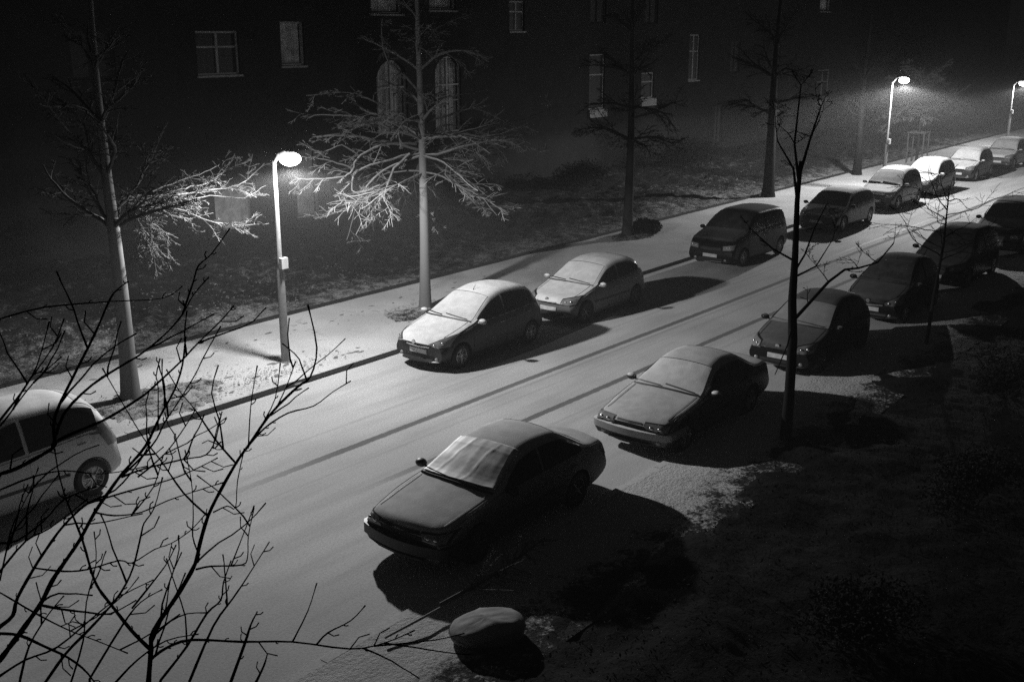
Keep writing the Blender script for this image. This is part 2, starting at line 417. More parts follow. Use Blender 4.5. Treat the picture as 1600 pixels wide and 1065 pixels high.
def patch(bvh, kind, samples, nu, nv, off=.006, bow=None, skirt=.02):
    """a panel laid on the car's skin. kind: F (seen from the front), B (back), L/R (sides), T (top)"""
    a_, lo_, hi_ = zip(*samples); m = MB(); P = {}
    D = {'F': Vector((1, 0, 0)), 'B': Vector((-1, 0, 0)), 'L': Vector((0, 1, 0)), 'R': Vector((0, -1, 0)), 'T': Vector((0, 0, -1))}[kind]
    for i in range(nu + 1):
        a = a_[0] + (a_[-1] - a_[0]) * i / nu; lo = float(np.interp(a, a_, lo_)); hi = float(np.interp(a, a_, hi_))
        for j in range(nv + 1):
            b = lo + (hi - lo) * j / nv
            if kind in 'FB': o = Vector((-3 if kind == 'F' else 9, a, b))
            elif kind in 'LR': o = Vector((a, -3 if kind == 'L' else 3, b))
            else: o = Vector((a + (bow(a, b) if bow else 0), b, 4))
            h = bvh.ray_cast(o, D)
            if h[0] is not None: P[(i, j)] = (h[0], h[1])
    idx = {}
    for k, (p, nrm) in P.items():
        q = p + nrm * off - (D * off * .3); idx[k] = len(m.v); m.v.append(tuple(q)); m.v.append(tuple(p - nrm * skirt))
    for i in range(nu):
        for j in range(nv):
            ks = [(i, j), (i + 1, j), (i + 1, j + 1), (i, j + 1)]
            if all(k in idx for k in ks):
                m.f.append(tuple(idx[k] for k in ks))
                for e0, e1, nb in ((0, 1, (i, j - 1)), (1, 2, (i + 1, j)), (2, 3, (i, j + 1)), (3, 0, (i - 1, j))):
                    nk = [(nb[0], nb[1]), (nb[0] + 1, nb[1]), (nb[0] + 1, nb[1] + 1), (nb[0], nb[1] + 1)]
                    if nb[0] < 0 or nb[1] < 0 or nb[0] >= nu or nb[1] >= nv or not all(k in idx for k in nk):
                        A, B = idx[ks[e0]], idx[ks[e1]]; m.f.append((A, B, B + 1, A + 1))
    return m

def make_wheel(parent, x, y, r, side, rim):
    t = .19
    prof = [(r * .66, -t / 2 + .01), (r * .72, -t / 2), (r * .93, -t / 2 + .005), (r, -t / 2 + .04), (r, t / 2 - .04), (r * .93, t / 2 - .005), (r * .72, t / 2), (r * .66, t / 2 - .01)]
    wl = MB().lathe(prof, 36, 'y', closed=True).build('wheel', 'rubber', parent, loc=(x, y, r))
    m = MB(); f = side * (t / 2 - .012)
    m.lathe([(r * .66, f - side * .12), (r * .665, f), (r * .61, f + side * .006), (r * .58, f - side * .02), (r * .57, f - side * .1)], 36, 'y')
    ns = rim
    for k in range(ns):
        a = 2 * math.pi * k / ns + .2; c, s_ = math.cos(a), math.sin(a)
        for da in (-.07, .07) if ns <= 7 else (0,):
            c2, s2 = math.cos(a + da), math.sin(a + da)
            m.tube([(c2 * r * .12, f - side * .015, s2 * r * .12), (c2 * r * .4, f - side * .005, s2 * r * .4), (c2 * r * .62, f - side * .015, s2 * r * .62)], [.018, .014, .017], 5)
    m.lathe([(0.001, f + side * .004), (r * .14, f), (r * .17, f - side * .03)], 16, 'y')
    m.lathe([(0.001, f - side * .085), (r * .58, f - side * .085)], 24, 'y')
    m.build('rim', 'alloy' if ns != 6 else 'steelrim', wl)
    return wl

def make_car(name, sp):
    S = CarShape(sp); L, W = S.L, S.W; root = empty(name, (0, 0, 0)); r = sp.get('wr', .29); paint = sp['paint']
    vs, fs = S.body(); fx, rx = sp['ax']
    cut = []
    for x in (fx, rx): cut += [(x, W - .27, W + .3, r + .005, r + .055), (x, -W - .3, -W + .27, r + .005, r + .055)]
    me = ev_boolean(vs, fs, cut); me.name = 'body'
    me.polygons.foreach_set('use_smooth', [True] * len(me.polygons)); me.set_sharp_from_angle(angle=R(50))
    me.materials.clear(); me.materials.append(M[paint]); bo = bpy.data.objects.new('body', me); C.objects.link(bo); bo.parent = root
    MB().box(.5, L - .5, -W + .29, W - .29, .2, .62).build('floor_pan', 'plastic', root)
    tmp = bmesh.new(); tmp.from_mesh(me); bvh = BVHTree.FromBMesh(tmp); 
    bw = S.bow
    c0, c1 = sp['ws']; r1, r0 = sp['rw']      # windscreen base/top, rear glass top/base
    def glassx(a, b, n=8): return [(a + (b - a) * i / n, -(S.wr(a + (b - a) * i / n) - .055), S.wr(a + (b - a) * i / n) - .055) for i in range(n + 1)]
    g = sp.get('glass', 'glass')
    ws = patch(bvh, 'T', glassx(c0, c1), 12, 16, .005, bw).build('windscreen', g, root)
    # seal round the screen and scuttle under it
    def top_pt(x, y, up=.008):
        h = bvh.ray_cast(Vector((x + bw(x, y), y, 4)), Vector((0, 0, -1))); return None if h[0] is None else h[0] + Vector((0, 0, up))
    def line(pts, rad, nm, mat, par):
        q = [top_pt(x, y) for x, y in pts]; q = [p for p in q if p is not None]
        if len(q) > 1: return MB().tube(q, rad, 5).build(nm, mat, par)
    hw0, hw1 = S.wr(c0) - .05, S.wr(c1) - .05
    line([(c0 - .015, hw0 * t) for t in np.linspace(-1, 1, 17)], .022, 'scuttle', 'plastic', root)
    line([(c1 + .01, hw1 * t) for t in np.linspace(-1, 1, 13)], .007, 'screen_seal', 'plastic', ws)
    for y0 in (-.5, .12):
        q = [top_pt(c0 + .03 + .07 * t, (y0 + .55 * t) * hw0 / .6, .025) for t in np.linspace(0, 1, 8)]
        if all(p is not None for p in q):
            wi = MB().tube(q, .014, 5).build('wiper', 'plastic', root)
    patch(bvh, 'T', glassx(r1, r0), 10, 14, .005, bw).build('rear_window', g, root)
    # bonnet shut line
    hx = c0 - .06
    pts = [(hx - .02, .8 * W * s_) for s_ in (-1, 1)]
    for s_ in (-1, 1): line([(x, s_ * S.w(x) * .80) for x in np.linspace(.22, hx, 12)], .004, 'bonnet_seam', 'plastic', root)
    if sp.get('boot'):
        line([(r0 + .06, .7 * W * t) for t in np.linspace(-1, 1, 9)], .006, 'boot_seam', 'plastic', root)
    # side glass, doors
    bx0, bx1 = sp['side']; bp = sp['bpillar']
    for kd, sg in (('L', -1), ('R', 1)):
        for a, b in ((bx0, bp - .035), (bp + .035, bx1)):
            sm = []
            for i in range(15):
                x = a + (b - a) * i / 14; lo = S.belt(x) + .035; hi = max(lo + .004, S.top(x) - .115); sm.append((x, lo, hi))
            patch(bvh, kd, sm, 28, 8, .012).build('side_window', 'glass_bare', root)
        dm = [(c0 + .1, bp - .01), (bp + .01, rx + .02 if sp.get('doors', 5) > 3 else bp + .02)]
        for di, (a, b) in enumerate(dm):
            if b - a < .3: continue
            sm = []
            for i in range(13):
                x = a + (b - a) * i / 12; lo = .30
                for ax in (fx, rx):
                    d = abs(x - ax)
                    if d < r + .07: lo = max(lo, r + math.sqrt(max(0, (r + .075) ** 2 - d * d)))
                sm.append((x, lo, S.belt(x) - .01))
            d_ = patch(bvh, kd, sm, 24, 8, .006).build('door', paint, root)
            hxp = b - .16; hz = S.belt(hxp) - .13; h = bvh.ray_cast(Vector((hxp, sg * 3, hz)), Vector((0, -sg, 0)))
            if h[0] is not None:
                y = h[0].y + sg * .03; MB().tube([(hxp - .09, y - sg * .02, hz), (hxp - .06, y, hz), (hxp + .06, y, hz), (hxp + .09, y - sg * .02, hz)], .012, 5).build('handle', sp.get('trim', paint), d_)
        if sp.get('strip'):
            patch(bvh, kd, [(fx + r + .1, .5, .55), (rx - r - .1, .5, .55)], 20, 2, .015).build('rubbing_strip', 'plastic', root)
        # mirror
        mx = sp.get('mir', c0 + .28); mz = S.belt(mx) + .08; my = sg * (S.w(mx) + .10)
        mo = MB().ell((mx, my, mz), (.085, .105, .07), 14, 9); mo.tube([(mx + .02, sg * S.w(mx) * .93, mz - .05), (mx, my, mz - .03)], .02, 6)
        mo.build('mirror', sp.get('mirpaint', paint), root)
        for ax_ in (fx, rx): make_wheel(root, ax_, sg * (W - .115), r, sg, sp.get('spokes', 9))
    # front
    hl = sp['lamps']                            # (y_in, y_out, zlo_in, zhi_in, zlo_out, zhi_out)
    for s_ in (-1, 1):
        a = [(s_ * hl[0], hl[2], hl[3]), (s_ * (hl[0] + hl[1]) / 2, (hl[2] + hl[4]) / 2 - sp.get('lampsag', 0), (hl[3] + hl[5]) / 2), (s_ * hl[1], hl[4], hl[5])]
        if s_ < 0: a = a[::-1]
        e = .022; sg_ = 1 if a[-1][0] > a[0][0] else -1
        patch(bvh, 'F', [(a[0][0] - e, a[0][1] - e, a[0][2] + e), (a[1][0], a[1][1] - e, a[1][2] + e), (a[2][0] + e, a[2][1] - e, a[2][2] + e)], 12, 8, .006).build('headlight_surround', 'plastic', root)
        q = patch(bvh, 'F', a, 12, 8, .014).build('headlight', 'lampglass', root)
        for yy in (.3, .68):
            y_ = a[0][0] + (a[2][0] - a[0][0]) * yy; z_ = float(np.interp(y_, [v[0] for v in a], [(v[1] + v[2]) / 2 for v in a])); h = bvh.ray_cast(Vector((-3, y_, z_)), Vector((1, 0, 0)))
            if h[0] is not None: MB().ell((h[0].x - .004, y_, z_), (.03, .045, .035)).build('reflector', 'chrome', q)
    gr = sp['grille']
    patch(bvh, 'F', [(-gr[0], gr[1], gr[2]), (0, gr[1] - gr[3], gr[2] - gr[3] * .5), (gr[0], gr[1], gr[2])], 16, 4, .008).build('grille', 'plastic', root)
    if sp.get('chrome'):
        patch(bvh, 'F', [(-gr[0], gr[1] - .03, gr[1]), (0, gr[1] - gr[3] - .03, gr[1] - gr[3]), (gr[0], gr[1] - .03, gr[1])], 16, 2, .02).build('grille_bar', 'chrome', root)
    ik = sp.get('intake', (.45, .24, .34)); patch(bvh, 'F', [(-ik[0], ik[1], ik[2]), (ik[0], ik[1], ik[2])], 12, 3, .008).build('lower_intake', 'plastic', root)
    pz = sp.get('pz', .42)
    x0 = min([bvh.ray_cast(Vector((-3, y, z)), Vector((1, 0, 0)))[0].x for y in (0, .2) for z in (pz - .04, pz + .05)]) - .012
    MB().box(x0 - .012, x0 + .06, -.26, .26, pz - .055, pz + .055).build('number_plate', 'plate', root, smooth=False)
    if sp.get('bumper'):
        z0, z1, bm_ = sp['bumper']
        m = MB(); pts = []
        for t in np.linspace(-1, 1, 25):
            y = t * W * 1.01; x = -.07 + S.bowf * 1.1 * t * t + (abs(t) > .93) * .05; pts.append((x, y))
        pts = [(.62, -W * 1.015), (.3, -W * 1.015)] + pts + [(.3, W * 1.015), (.62, W * 1.015)]
        n = len(pts)
        for x, y in pts:
            m.v += [(x, y, z0), (x, y, z1)]; ix = x + .1; iy = y * .95; m.v += [(ix, iy, z1 + .01), (ix, iy, z0)]
        for i in range(n - 1):
            for k in range(4): m.f.append((4 * i + k, 4 * i + (k + 1) % 4, 4 * i + 4 + (k + 1) % 4, 4 * i + 4 + k))
        m.build('bumper', bm_, root)
    for s_ in (-1, 1):
        fy = sp.get('fog', .55); h = bvh.ray_cast(Vector((-3, s_ * fy, .30)), Vector((1, 0, 0)))
        if h[0] is not None: MB().ell((h[0].x, s_ * fy, .30), (.03, .055, .045)).build('fog_light', 'lampglass', root)
    if sp.get('badge'):
        h = bvh.ray_cast(Vector((-3, 0, gr[2] + .05)), Vector((1, 0, 0)))
        if h[0] is not None: MB().lathe([(.001, 0), (.05, 0), (.055, .02)], 18, 'x', (h[0].x - .015, 0, gr[2] + .05)).build('badge', 'chrome', root)
    # rear
    tl = sp['tail']
    for s_ in (-1, 1):
        a = [(s_ * tl[0], tl[2], tl[3]), (s_ * tl[1], tl[2], tl[3])]
        if s_ < 0: a = a[::-1]
        patch(bvh, 'B', a, 8, 8, .01).build('tail_light', 'taillamp', root)
    x0 = max([bvh.ray_cast(Vector((9, y, z)), Vector((-1, 0, 0)))[0].x for y in (0, .2) for z in (.55, .66)])
    MB().box(x0 - .05, x0 + .014, -.26, .26, .55, .66).build('number_plate', 'plate', root, smooth=False)
    if sp.get('antenna'):
        p = top_pt(c1 + .12, 0, 0); MB().tube([p, p + Vector((.04, 0, .06)), p + Vector((.10, 0, .12))], [.012, .006, .004], 5).build('antenna', 'plastic', root)
    tmp.free(); return root, S, bvh

HATCH = dict(L=3.75, W=1.66, paint='paint_dark', top=[(0, .64), (.12, .755), (.5, .86), (.95, .985), (1.08, 1.03), (1.5, 1.26), (1.95, 1.46), (2.45, 1.53), (2.95, 1.50), (3.3, 1.40), (3.52, 1.16), (3.66, .93), (3.75, .80)],
             belt=[(0, .52), (.3, .72), (1.0, .90), (2.4, .96), (3.4, 1.0), (3.75, .74)], ws=(1.02, 1.86), rw=(3.2, 3.5), side=(1.3, 3.25), bpillar=2.22, ax=(.72, 3.16), wr=.29,
             lamps=(.42, .76, .60, .64, .60, .84), lampsag=.02, grille=(.36, .58, .635, .03), chrome=True, badge=True, tail=(.56, .74, .75, 1.1), antenna=True, mirpaint='paint_silver', spokes=7, bowf=.3, pz=.44, tumble=.40)
HATCH2 = dict(L=3.95, W=1.69, paint='paint_mid', top=[(0, .60), (.12, .71), (.5, .80), (1.0, .93), (1.14, .98), (1.55, 1.2), (1.98, 1.385), (2.5, 1.45), (3.0, 1.435), (3.4, 1.36), (3.68, 1.1), (3.84, .92), (3.95, .78)],
              belt=[(0, .5), (.3, .67), (1.0, .86), (2.5, .93), (3.6, .98), (3.95, .72)], ws=(1.08, 1.9), rw=(3.3, 3.64), side=(1.36, 3.4), bpillar=2.35, ax=(.75, 3.26), wr=.295,
              lamps=(.45, .75, .56, .70, .58, .76), grille=(.32, .56, .63, .01), badge=True, tail=(.6, .78, .75, 1.05), mirpaint='paint_silver', spokes=6, strip=True, bowf=.25, tumble=.36)
SEDAN = dict(L=4.45, W=1.69, paint='paint_frost', top=[(0, .62), (.1, .72), (.45, .79), (1.2, .92), (1.33, .955), (1.75, 1.18), (2.12, 1.345), (2.6, 1.39), (3.1, 1.36), (3.45, 1.2), (3.85, .985), (4.0, .955), (4.3, .93), (4.4, .86), (4.45, .78)],
             belt=[(0, .5), (.3, .68), (1.1, .85), (2.6, .89), (3.8, .90), (4.3, .86), (4.45, .7)], ws=(1.26, 2.03), rw=(3.16, 3.78), side=(1.55, 3.55), bpillar=2.5, ax=(.86, 3.42), wr=.30,
             lamps=(.42, .76, .54, .66, .55, .67), grille=(.38, .52, .68, 0), tail=(.4, .78, .66, .84), boot=True, strip=True, bowf=.16, nosew=.9, tailw=.88, bumper=(.34, .50, 'plastic'), spokes=6, mirpaint='plastic', tumble=.42, pz=.43)
SEDAN2 = dict(L=4.43, W=1.70, paint='paint_grey', top=[(0, .58), (.09, .665), (.4, .73), (1.25, .885), (1.4, .925), (1.8, 1.14), (2.16, 1.31), (2.6, 1.365), (3.05, 1.33), (3.4, 1.19), (3.8, .985), (3.95, .965), (4.3, .95), (4.38, .88), (4.43, .76)],
              belt=[(0, .48), (.3, .64), (1.1, .82), (2.6, .87), (3.8, .89), (4.3, .86), (4.43, .7)], ws=(1.33, 2.08), rw=(3.12, 3.72), side=(1.6, 3.5), bpillar=2.5, ax=(.72, 3.42), wr=.305,
              lamps=(.34, .76, .53, .64, .52, .635), grille=(.26, .53, .64, 0), tail=(.4, .78, .68, .86), boot=True, strip=True, bowf=.13, nosew=.93, tailw=.9, bumper=(.37, .50, 'paint_silver'), spokes=7, tumble=.42, pz=.41, fog=.6, mirpaint='paint_dark')
MPV = dict(L=4.35, W=1.77, paint='paint_black', top=[(0, .70), (.12, .82), (.45, .9), (.95, 1.04), (1.08, 1.08), (1.5, 1.32), (1.95, 1.55), (2.5, 1.63), (3.3, 1.61), (3.85, 1.52), (4.1, 1.25), (4.25, 1.0), (4.35, .84)],
           belt=[(0, .55), (.3, .76), (1.0, .96), (2.5, 1.02), (4.0, 1.05), (4.35, .76)], ws=(1.02, 1.86), rw=(3.75, 4.08), side=(1.3, 3.9), bpillar=2.4, ax=(.82, 3.56), wr=.31,
           lamps=(.46, .80, .62, .76, .66, .82), grille=(.38, .60, .70, .02), badge=False, tail=(.64, .82, .8, 1.25), glass='glass_bare', spokes=9, bowf=.26, pz=.42, tumble=.34)
ESTATE = dict(L=4.1, W=1.7, paint='paint_silver', top=[(0, .66), (.12, .78), (.45, .86), (.95, 1.0), (1.08, 1.05), (1.5, 1.3), (1.95, 1.53), (2.5, 1.61), (3.1, 1.60), (3.55, 1.52), (3.85, 1.28), (4.0, 1.0), (4.1, .82)],
              belt=[(0, .54), (.3, .74), (1.0, .93), (2.5, .99), (3.7, 1.05), (4.1, .74)], ws=(1.02, 1.86), rw=(3.45, 3.8), side=(1.3, 3.62), bpillar=2.35, ax=(.8, 3.42), wr=.315,
              lamps=(.44, .76, .60, .74, .62, .82), grille=(.38, .58, .67, .02), tail=(.62, .8, .8, 1.2), spokes=9, bowf=.26, strip=True, tumble=.36, mirpaint='paint_silver')
def sp_(b, **k): d = dict(b); d.update(k); return d
def scaled(b, fx=1., fz=1., **k):
    d = dict(b); d['L'] = b['L'] * fx
    for q in ('top', 'belt'): d[q] = [(x * fx, z * fz) for x, z in b[q]]
    for q in ('ws', 'rw', 'side', 'ax'): d[q] = tuple(v * fx for v in b[q])
    d['bpillar'] = b['bpillar'] * fx; d.update(k); return d
VT = [(0, .84), (.09, .97), (.4, 1.03), (.85, 1.12), (.98, 1.17), (1.4, 1.45), (1.8, 1.64), (2.3, 1.71), (3.4, 1.70), (4.0, 1.64), (4.22, 1.38), (4.38, 1.05), (4.48, .86)]
VB = [(0, .62), (.3, .9), (1.0, 1.03), (2.5, 1.07), (4.1, 1.1), (4.48, .78)]
G1 = 'cars parked along the far kerb'; G2 = 'cars parked along the near kerb'
def put(name, sp, x, y, label, cat, group, rz=0):
    r, S, b = make_car(name, sp); r.location = (x, y, 0); r.rotation_euler = (0, 0, R(rz)); tag(r, label, cat, group); return r, S, b
def copy_tree(o, parent=None):
    c = o.copy(); C.objects.link(c); c.parent = parent
    for ch in list(o.children): copy_tree(ch, c)
    return c
put('parked_car', scaled(ESTATE, 1, 1.06, paint='paint_white'), 5.72, 17.05, 'pale tall hatchback cut off by the left edge, alloy wheel behind bare twigs', 'car', G1)
put('parked_car', scaled(HATCH, 1.1, 1.02), 17.75, 16.88, 'small rounded dark hatchback with snow bonnet and clear headlights, just beyond the nearest street lamp', 'car', G1)
put('parked_car', HATCH2, 23.0, 16.95, 'mid grey snow dusted hatchback parked nose to tail behind the small rounded one', 'car', G1)
mpv, _, _ = put('parked_car', scaled(MPV, 1.03, 1.0, top=VT, belt=VB, tumble=.26, nosew=.9, bowf=.16), 32.2, 17.0, 'black people carrier with glinting headlights and bare windscreen beyond the empty parking gap', 'car', G1)
put('parked_car', scaled(MPV, 1.02, .91, paint='paint_dark', mirpaint='paint_black'), 40.7, 16.95, 'dark car with snow on bonnet and roof, in front of the bright white domed cars', 'car', G1)
put('parked_car', scaled(ESTATE, 1, 1.05, paint='paint_dark'), 47.5, 17.15, 'dark sided car with brightly lit white domed roof next before the second street lamp', 'car', G1)
put('parked_car', scaled(ESTATE, 1.05, 1.02, paint='paint_blue', mirpaint='paint_white'), 52.5, 17.2, 'rounded car with glowing snow covered roof right beside the second street lamp', 'car', G1)
c8, _, _ = put('parked_car', sp_(ESTATE, paint='paint_dark', mirpaint='paint_dark'), 59.6, 17.3, 'dim snow covered car just past the second street lamp', 'car', G1)
c9 = copy_tree(c8); c9.location = (66.6, 17.2, 0); c9['label'] = 'last dark car of the far row, cut off by the right edge'
sed, SS, sbv = put('parked_car', SEDAN, 10.42, 10.32, 'nearest saloon, grey with snow dusted roof and crumpled sheet over its windscreen', 'car', G2)
put('parked_car', SEDAN2, 16.4, 10.15, 'grey boxy saloon with pale bumper strip and snow on its windscreen, on the near kerb', 'car', G2)
put('parked_car', sp_(HATCH2, paint='paint_black', mirpaint='paint_black', glass='glass_dim'), 22.6, 10.1, 'black hatchback half hidden behind the slim bare tree on the near side', 'car', G2)
put('parked_car', sp_(HATCH, paint='paint_black', mirpaint='paint_black', glass='glass_bare'), 28.2, 10.1, 'dark small car crossed by a bare bough on the near kerb', 'car', G2)
put('parked_car', sp_(MPV, paint='paint_black'), 33.5, 10.1, 'dark people carrier in shadow behind the twiggy sapling, fifth along the near kerb', 'car', G2)
c6r = copy_tree(mpv); c6r.location = (40.2, 10.1, 0); c6r['group'] = G2; c6r['label'] = 'darkest people carrier at the right edge, farthest on the near kerb'

# crumpled sheet over the nearest saloon's windscreen
m = MB(); NU, NV = 40, 50; c0, c1 = SS.sp['ws']
for i in range(NU + 1):
    x = c0 + .03 + (c1 + .02 - c0) * i / NU
    for j in range(NV + 1):
        y = (-1 + 2 * j / NV) * (SS.wr(x) - .03) * .97
        if y > .55 * SS.W and False: pass
        h = sbv.ray_cast(Vector((x + SS.bow(x, y), y, 4)), Vector((0, 0, -1)))
        u, v = i / NU, j / NV
        cr = .002 * abs(fbm(u * 2.5 + v * 2, v * 6, 1, 3, 3)) + .016 + .05 * (1 - v) ** 2 + .005 * (1 - abs(math.sin(v * 7.5 + 1.2 * u + .5 * fbm(u * 2, v * 2, 1, 5, 2)))) ** 8 + .004 * (1 - abs(math.sin(u * 3.1 + .6))) ** 10 + .01
        p = h[0] + h[1] * cr; m.v.append(tuple(p))
for i in range(NU):
    for j in range(NV): a = i * (NV + 1) + j; m.f.append((a, a + 1, a + NV + 2, a + NV + 1))
cv = m.build('windscreen_cover', 'foil', angle=60); cv.location = sed.location
sm = cv.modifiers.new('t', 'SOLIDIFY'); sm.thickness = .004
tag(cv, 'crumpled foil frost sheet spread over the windscreen of the nearest saloon', 'windscreen cover')

# ------------------------------------------------------------------ street lamps
def lamp(x, y, h, label, power):
    o = empty('street_lamp', (x, y, .12))
    H = h - .12
    MB().tube([(0, 0, -.1), (0, 0, .03), (0, 0, .04), (0, 0, 2.2), (0, 0, 2.3), (0, 0, H - .05)], [.12, .12, .10, .09, .058, .045], 14).build('pole', 'pole', o)
    MB().box(-.07, .12, -.15, -.05, 2.25, 2.5).build('service_box', 'box', o, smooth=False)
    MB().tube([(0, 0, H - .12), (0, -.18, H + .12), (0, -.5, H + .2)], [.04, .035, .03], 8).build('arm', 'pole', o)
    hd = MB().lathe([(.001, .23), (.07, .225), (.10, .19), (.10, .15)], 20, 'z', (0, -.55, H)).build('lamp_head', 'housing', o)
    MB().ell((0, -.55, H + .02), (.24, .24, .15), 28, 14).build('lens', 'lit', hd)
    ld = bpy.data.lights.new('lamp_light', 'POINT'); ld.energy = power; ld.shadow_soft_size = .11; ld.use_nodes = True
    nt = ld.node_tree; em = nt.nodes['Emission']; tc = nt.nodes.new('ShaderNodeTexCoord'); sx = nt.nodes.new('ShaderNodeSeparateXYZ'); fc = nt.nodes.new('ShaderNodeFloatCurve')
    nt.links.new(tc.outputs['Normal'], sx.inputs[0])
    mr = nt.nodes.new('ShaderNodeMapRange'); mr.inputs[1].default_value = -1; mr.inputs[2].default_value = 1; nt.links.new(sx.outputs[2], mr.inputs[0]); nt.links.new(mr.outputs[0], fc.inputs['Value'])
    cu = fc.mapping.curves[0]; cu.points[0].location = (0, PH[0][1]); cu.points[1].location = (1, PH[-1][1])
    for a, b in PH[1:-1]: cu.points.new(a, b)
    fc.mapping.update(); nt.links.new(fc.outputs[0], em.inputs['Strength'])
    lo = bpy.data.objects.new('lamp_light', ld); C.objects.link(lo); lo.parent = o; lo.location = (0, -.6, H - .25)
    return tag(o, label, 'street lamp', 'street lamps on the far pavement')
# photometry of the lantern: (0 = straight down, .5 = level, 1 = up) -> relative intensity
PH = [(0, .34), (.10, .41), (.20, .64), (.30, 1.12), (.37, 1.25), (.43, .6), (.5, .26), (.58, .13), (.7, .07), (1, .04)]
lamp(16.05, 19.40, 4.87, 'glowing street lamp nearest the camera, between the two near bare trees', LAMP_W)
lamp(53.0, 18.75, 5.35, 'second glowing street lamp, rising behind the row of bright snow covered cars', LAMP_W * 1.9)
lamp(78.0, 19.6, 4.29, 'farthest street lamp, small bright glow at the right edge', LAMP_W * .8)

# ------------------------------------------------------------------ trees
def wander(p, d, L, n, rg, wob, up=0., droop=0.):
    pts = [Vector(p)]; d = Vector(d).normalized()
    for i in range(n):
        d = (d + Vector((rg.gauss(0, wob), rg.gauss(0, wob), rg.gauss(0, wob) + up - droop * (i / n))) ).normalized()
        pts.append(pts[-1] + d * (L / n))
    return pts
def branchy(m, p, d, L, r, lev, rg, P):
    n = max(4, int(L / P['seg'])); pts = wander(p, d, L, n, rg, P['wob'], P['up'], P['droop'])
    rad = [max(r * (1 - .72 * i / n), P['rmin']) for i in range(n + 1)]
    m.tube(pts, rad, 6 if r > .03 else 4, cap=False)
    if lev <= 0: return
    k = P['kids'][min(lev, len(P['kids']) - 1)]; side = rg.choice((-1, 1))
    for c in range(k):
        t = .22 + .74 * (c + rg.random() * .8) / k; i = min(n - 1, int(t * n)); dd = (pts[i + 1] - pts[i]).normalized()
        lat = dd.cross(Vector((0, 0, 1))); lat = lat.normalized() if lat.length > .1 else Vector((1, 0, 0)); side = -side
        a = R(rg.uniform(*P['ang'])); nd = dd * math.cos(a) + (lat * side * math.cos(z := rg.uniform(-.7, .7)) + Vector((0, 0, 1)) * math.sin(z)) * math.sin(a)
        branchy(m, pts[i], nd, L * rg.uniform(*P['lr']) * (1.1 - .5 * t), rad[i] * rg.uniform(.5, .72), lev - 1, rg, P)
def tree(x, y, H, r0, seed, whorls, label, mt='trunkpale', mc='barkpale', lean=(0, 0), P=None, group='bare street trees', z0=.1, limbs=(), lr0=.04, ltw=2):
    rg = random.Random(seed)
    P_ = dict(seg=.16, wob=.11, up=.0, droop=.02, rmin=.006, kids=[0, 4, 6, 7], ang=(25, 60), lr=(.35, .6)); P_.update(P or {})
    o = empty('street_tree', (x, y, z0)); n = 24; pts = []; q = Vector((0, 0, -.15))
    wx = rg.uniform(0, 6)
    for i in range(n + 1):
        t = i / n; pts.append(Vector((lean[0] * t + .10 * math.sin(wx + 5.5 * t) * t, lean[1] * t + .10 * math.cos(wx + 4.6 * t) * t, -.15 + (H + .15) * t)))
    rad = [r0 * ((1 - .80 * (i / n)) + .45 * math.exp(-i * 1.3)) for i in range(n + 1)]
    tm = MB().tube(pts, rad, 16)
    tm.v = [(a * (1 + .05 * fbm(a * 3, c * 2.2, 1, b)), b * (1 + .05 * fbm(b * 3, c * 2.0, 1, a)), c) for a, b, c in tm.v]
    tm.build('trunk', mt, o)
    m = MB()
    for (z, L, rr, cnt, el, az) in whorls:
        for k in range(cnt):
            zz = z + rg.uniform(-.18, .18); i = min(n, max(0, int((zz + .15) / (H + .15) * n)))
            a = 2 * math.pi * (k + rg.uniform(-.25, .25)) / cnt + az; e = R(el + rg.uniform(-9, 9)); l = L * rg.uniform(.75, 1.1)
            branchy(m, pts[i], (math.cos(a) * math.cos(e), math.sin(a) * math.cos(e), math.sin(e)), l, min(rr, rad[i] * .8), 3 if l > 1.2 else 2, rg, P_)
    for k, ln in enumerate(limbs):
        yo = rg.uniform(-.05, .4); a0 = ln[0][0]; q = [Vector((a, (.0 if abs(a0) < .5 else yo0) + yo * abs(a - a0), b)) for a, b in ln]
        if abs(a0) < .5: yo0 = q[len(q) // 2].y
        Q = [q[0]]
        for i in range(len(q) - 1):
            a, b = q[i], q[i + 1]; pa = q[max(0, i - 1)]; pb = q[min(len(q) - 1, i + 2)]
            for t in (.25, .5, .75, 1.):
                Q.append(.5 * ((2 * a) + (b - pa) * t + (2 * pa - 5 * a + 4 * b - pb) * t * t + (3 * a - pa - 3 * b + pb) * t ** 3) + Vector((rg.gauss(0, .012), rg.gauss(0, .012), rg.gauss(0, .012))))
        r_ = lr0 * (1 if abs(a0) < .5 else .55); nq = len(Q); rd = [max(.008, r_ * (1 - .75 * i / nq)) for i in range(nq)]; m.tube(Q, rd, 6, cap=False)
        for i in range(3, nq - 1):
            if rg.random() < .5:
                d = (Q[i + 1] - Q[i]).normalized(); d = (d + Vector((rg.gauss(0, .5), rg.gauss(0, .6), rg.gauss(0, .45)))).normalized(); branchy(m, Q[i], d, rg.uniform(.3, .8), rd[i] * .6, ltw - 1, rg, P_)
    m.build('crown', mc, o)
    return tag(o, label, 'tree', group)
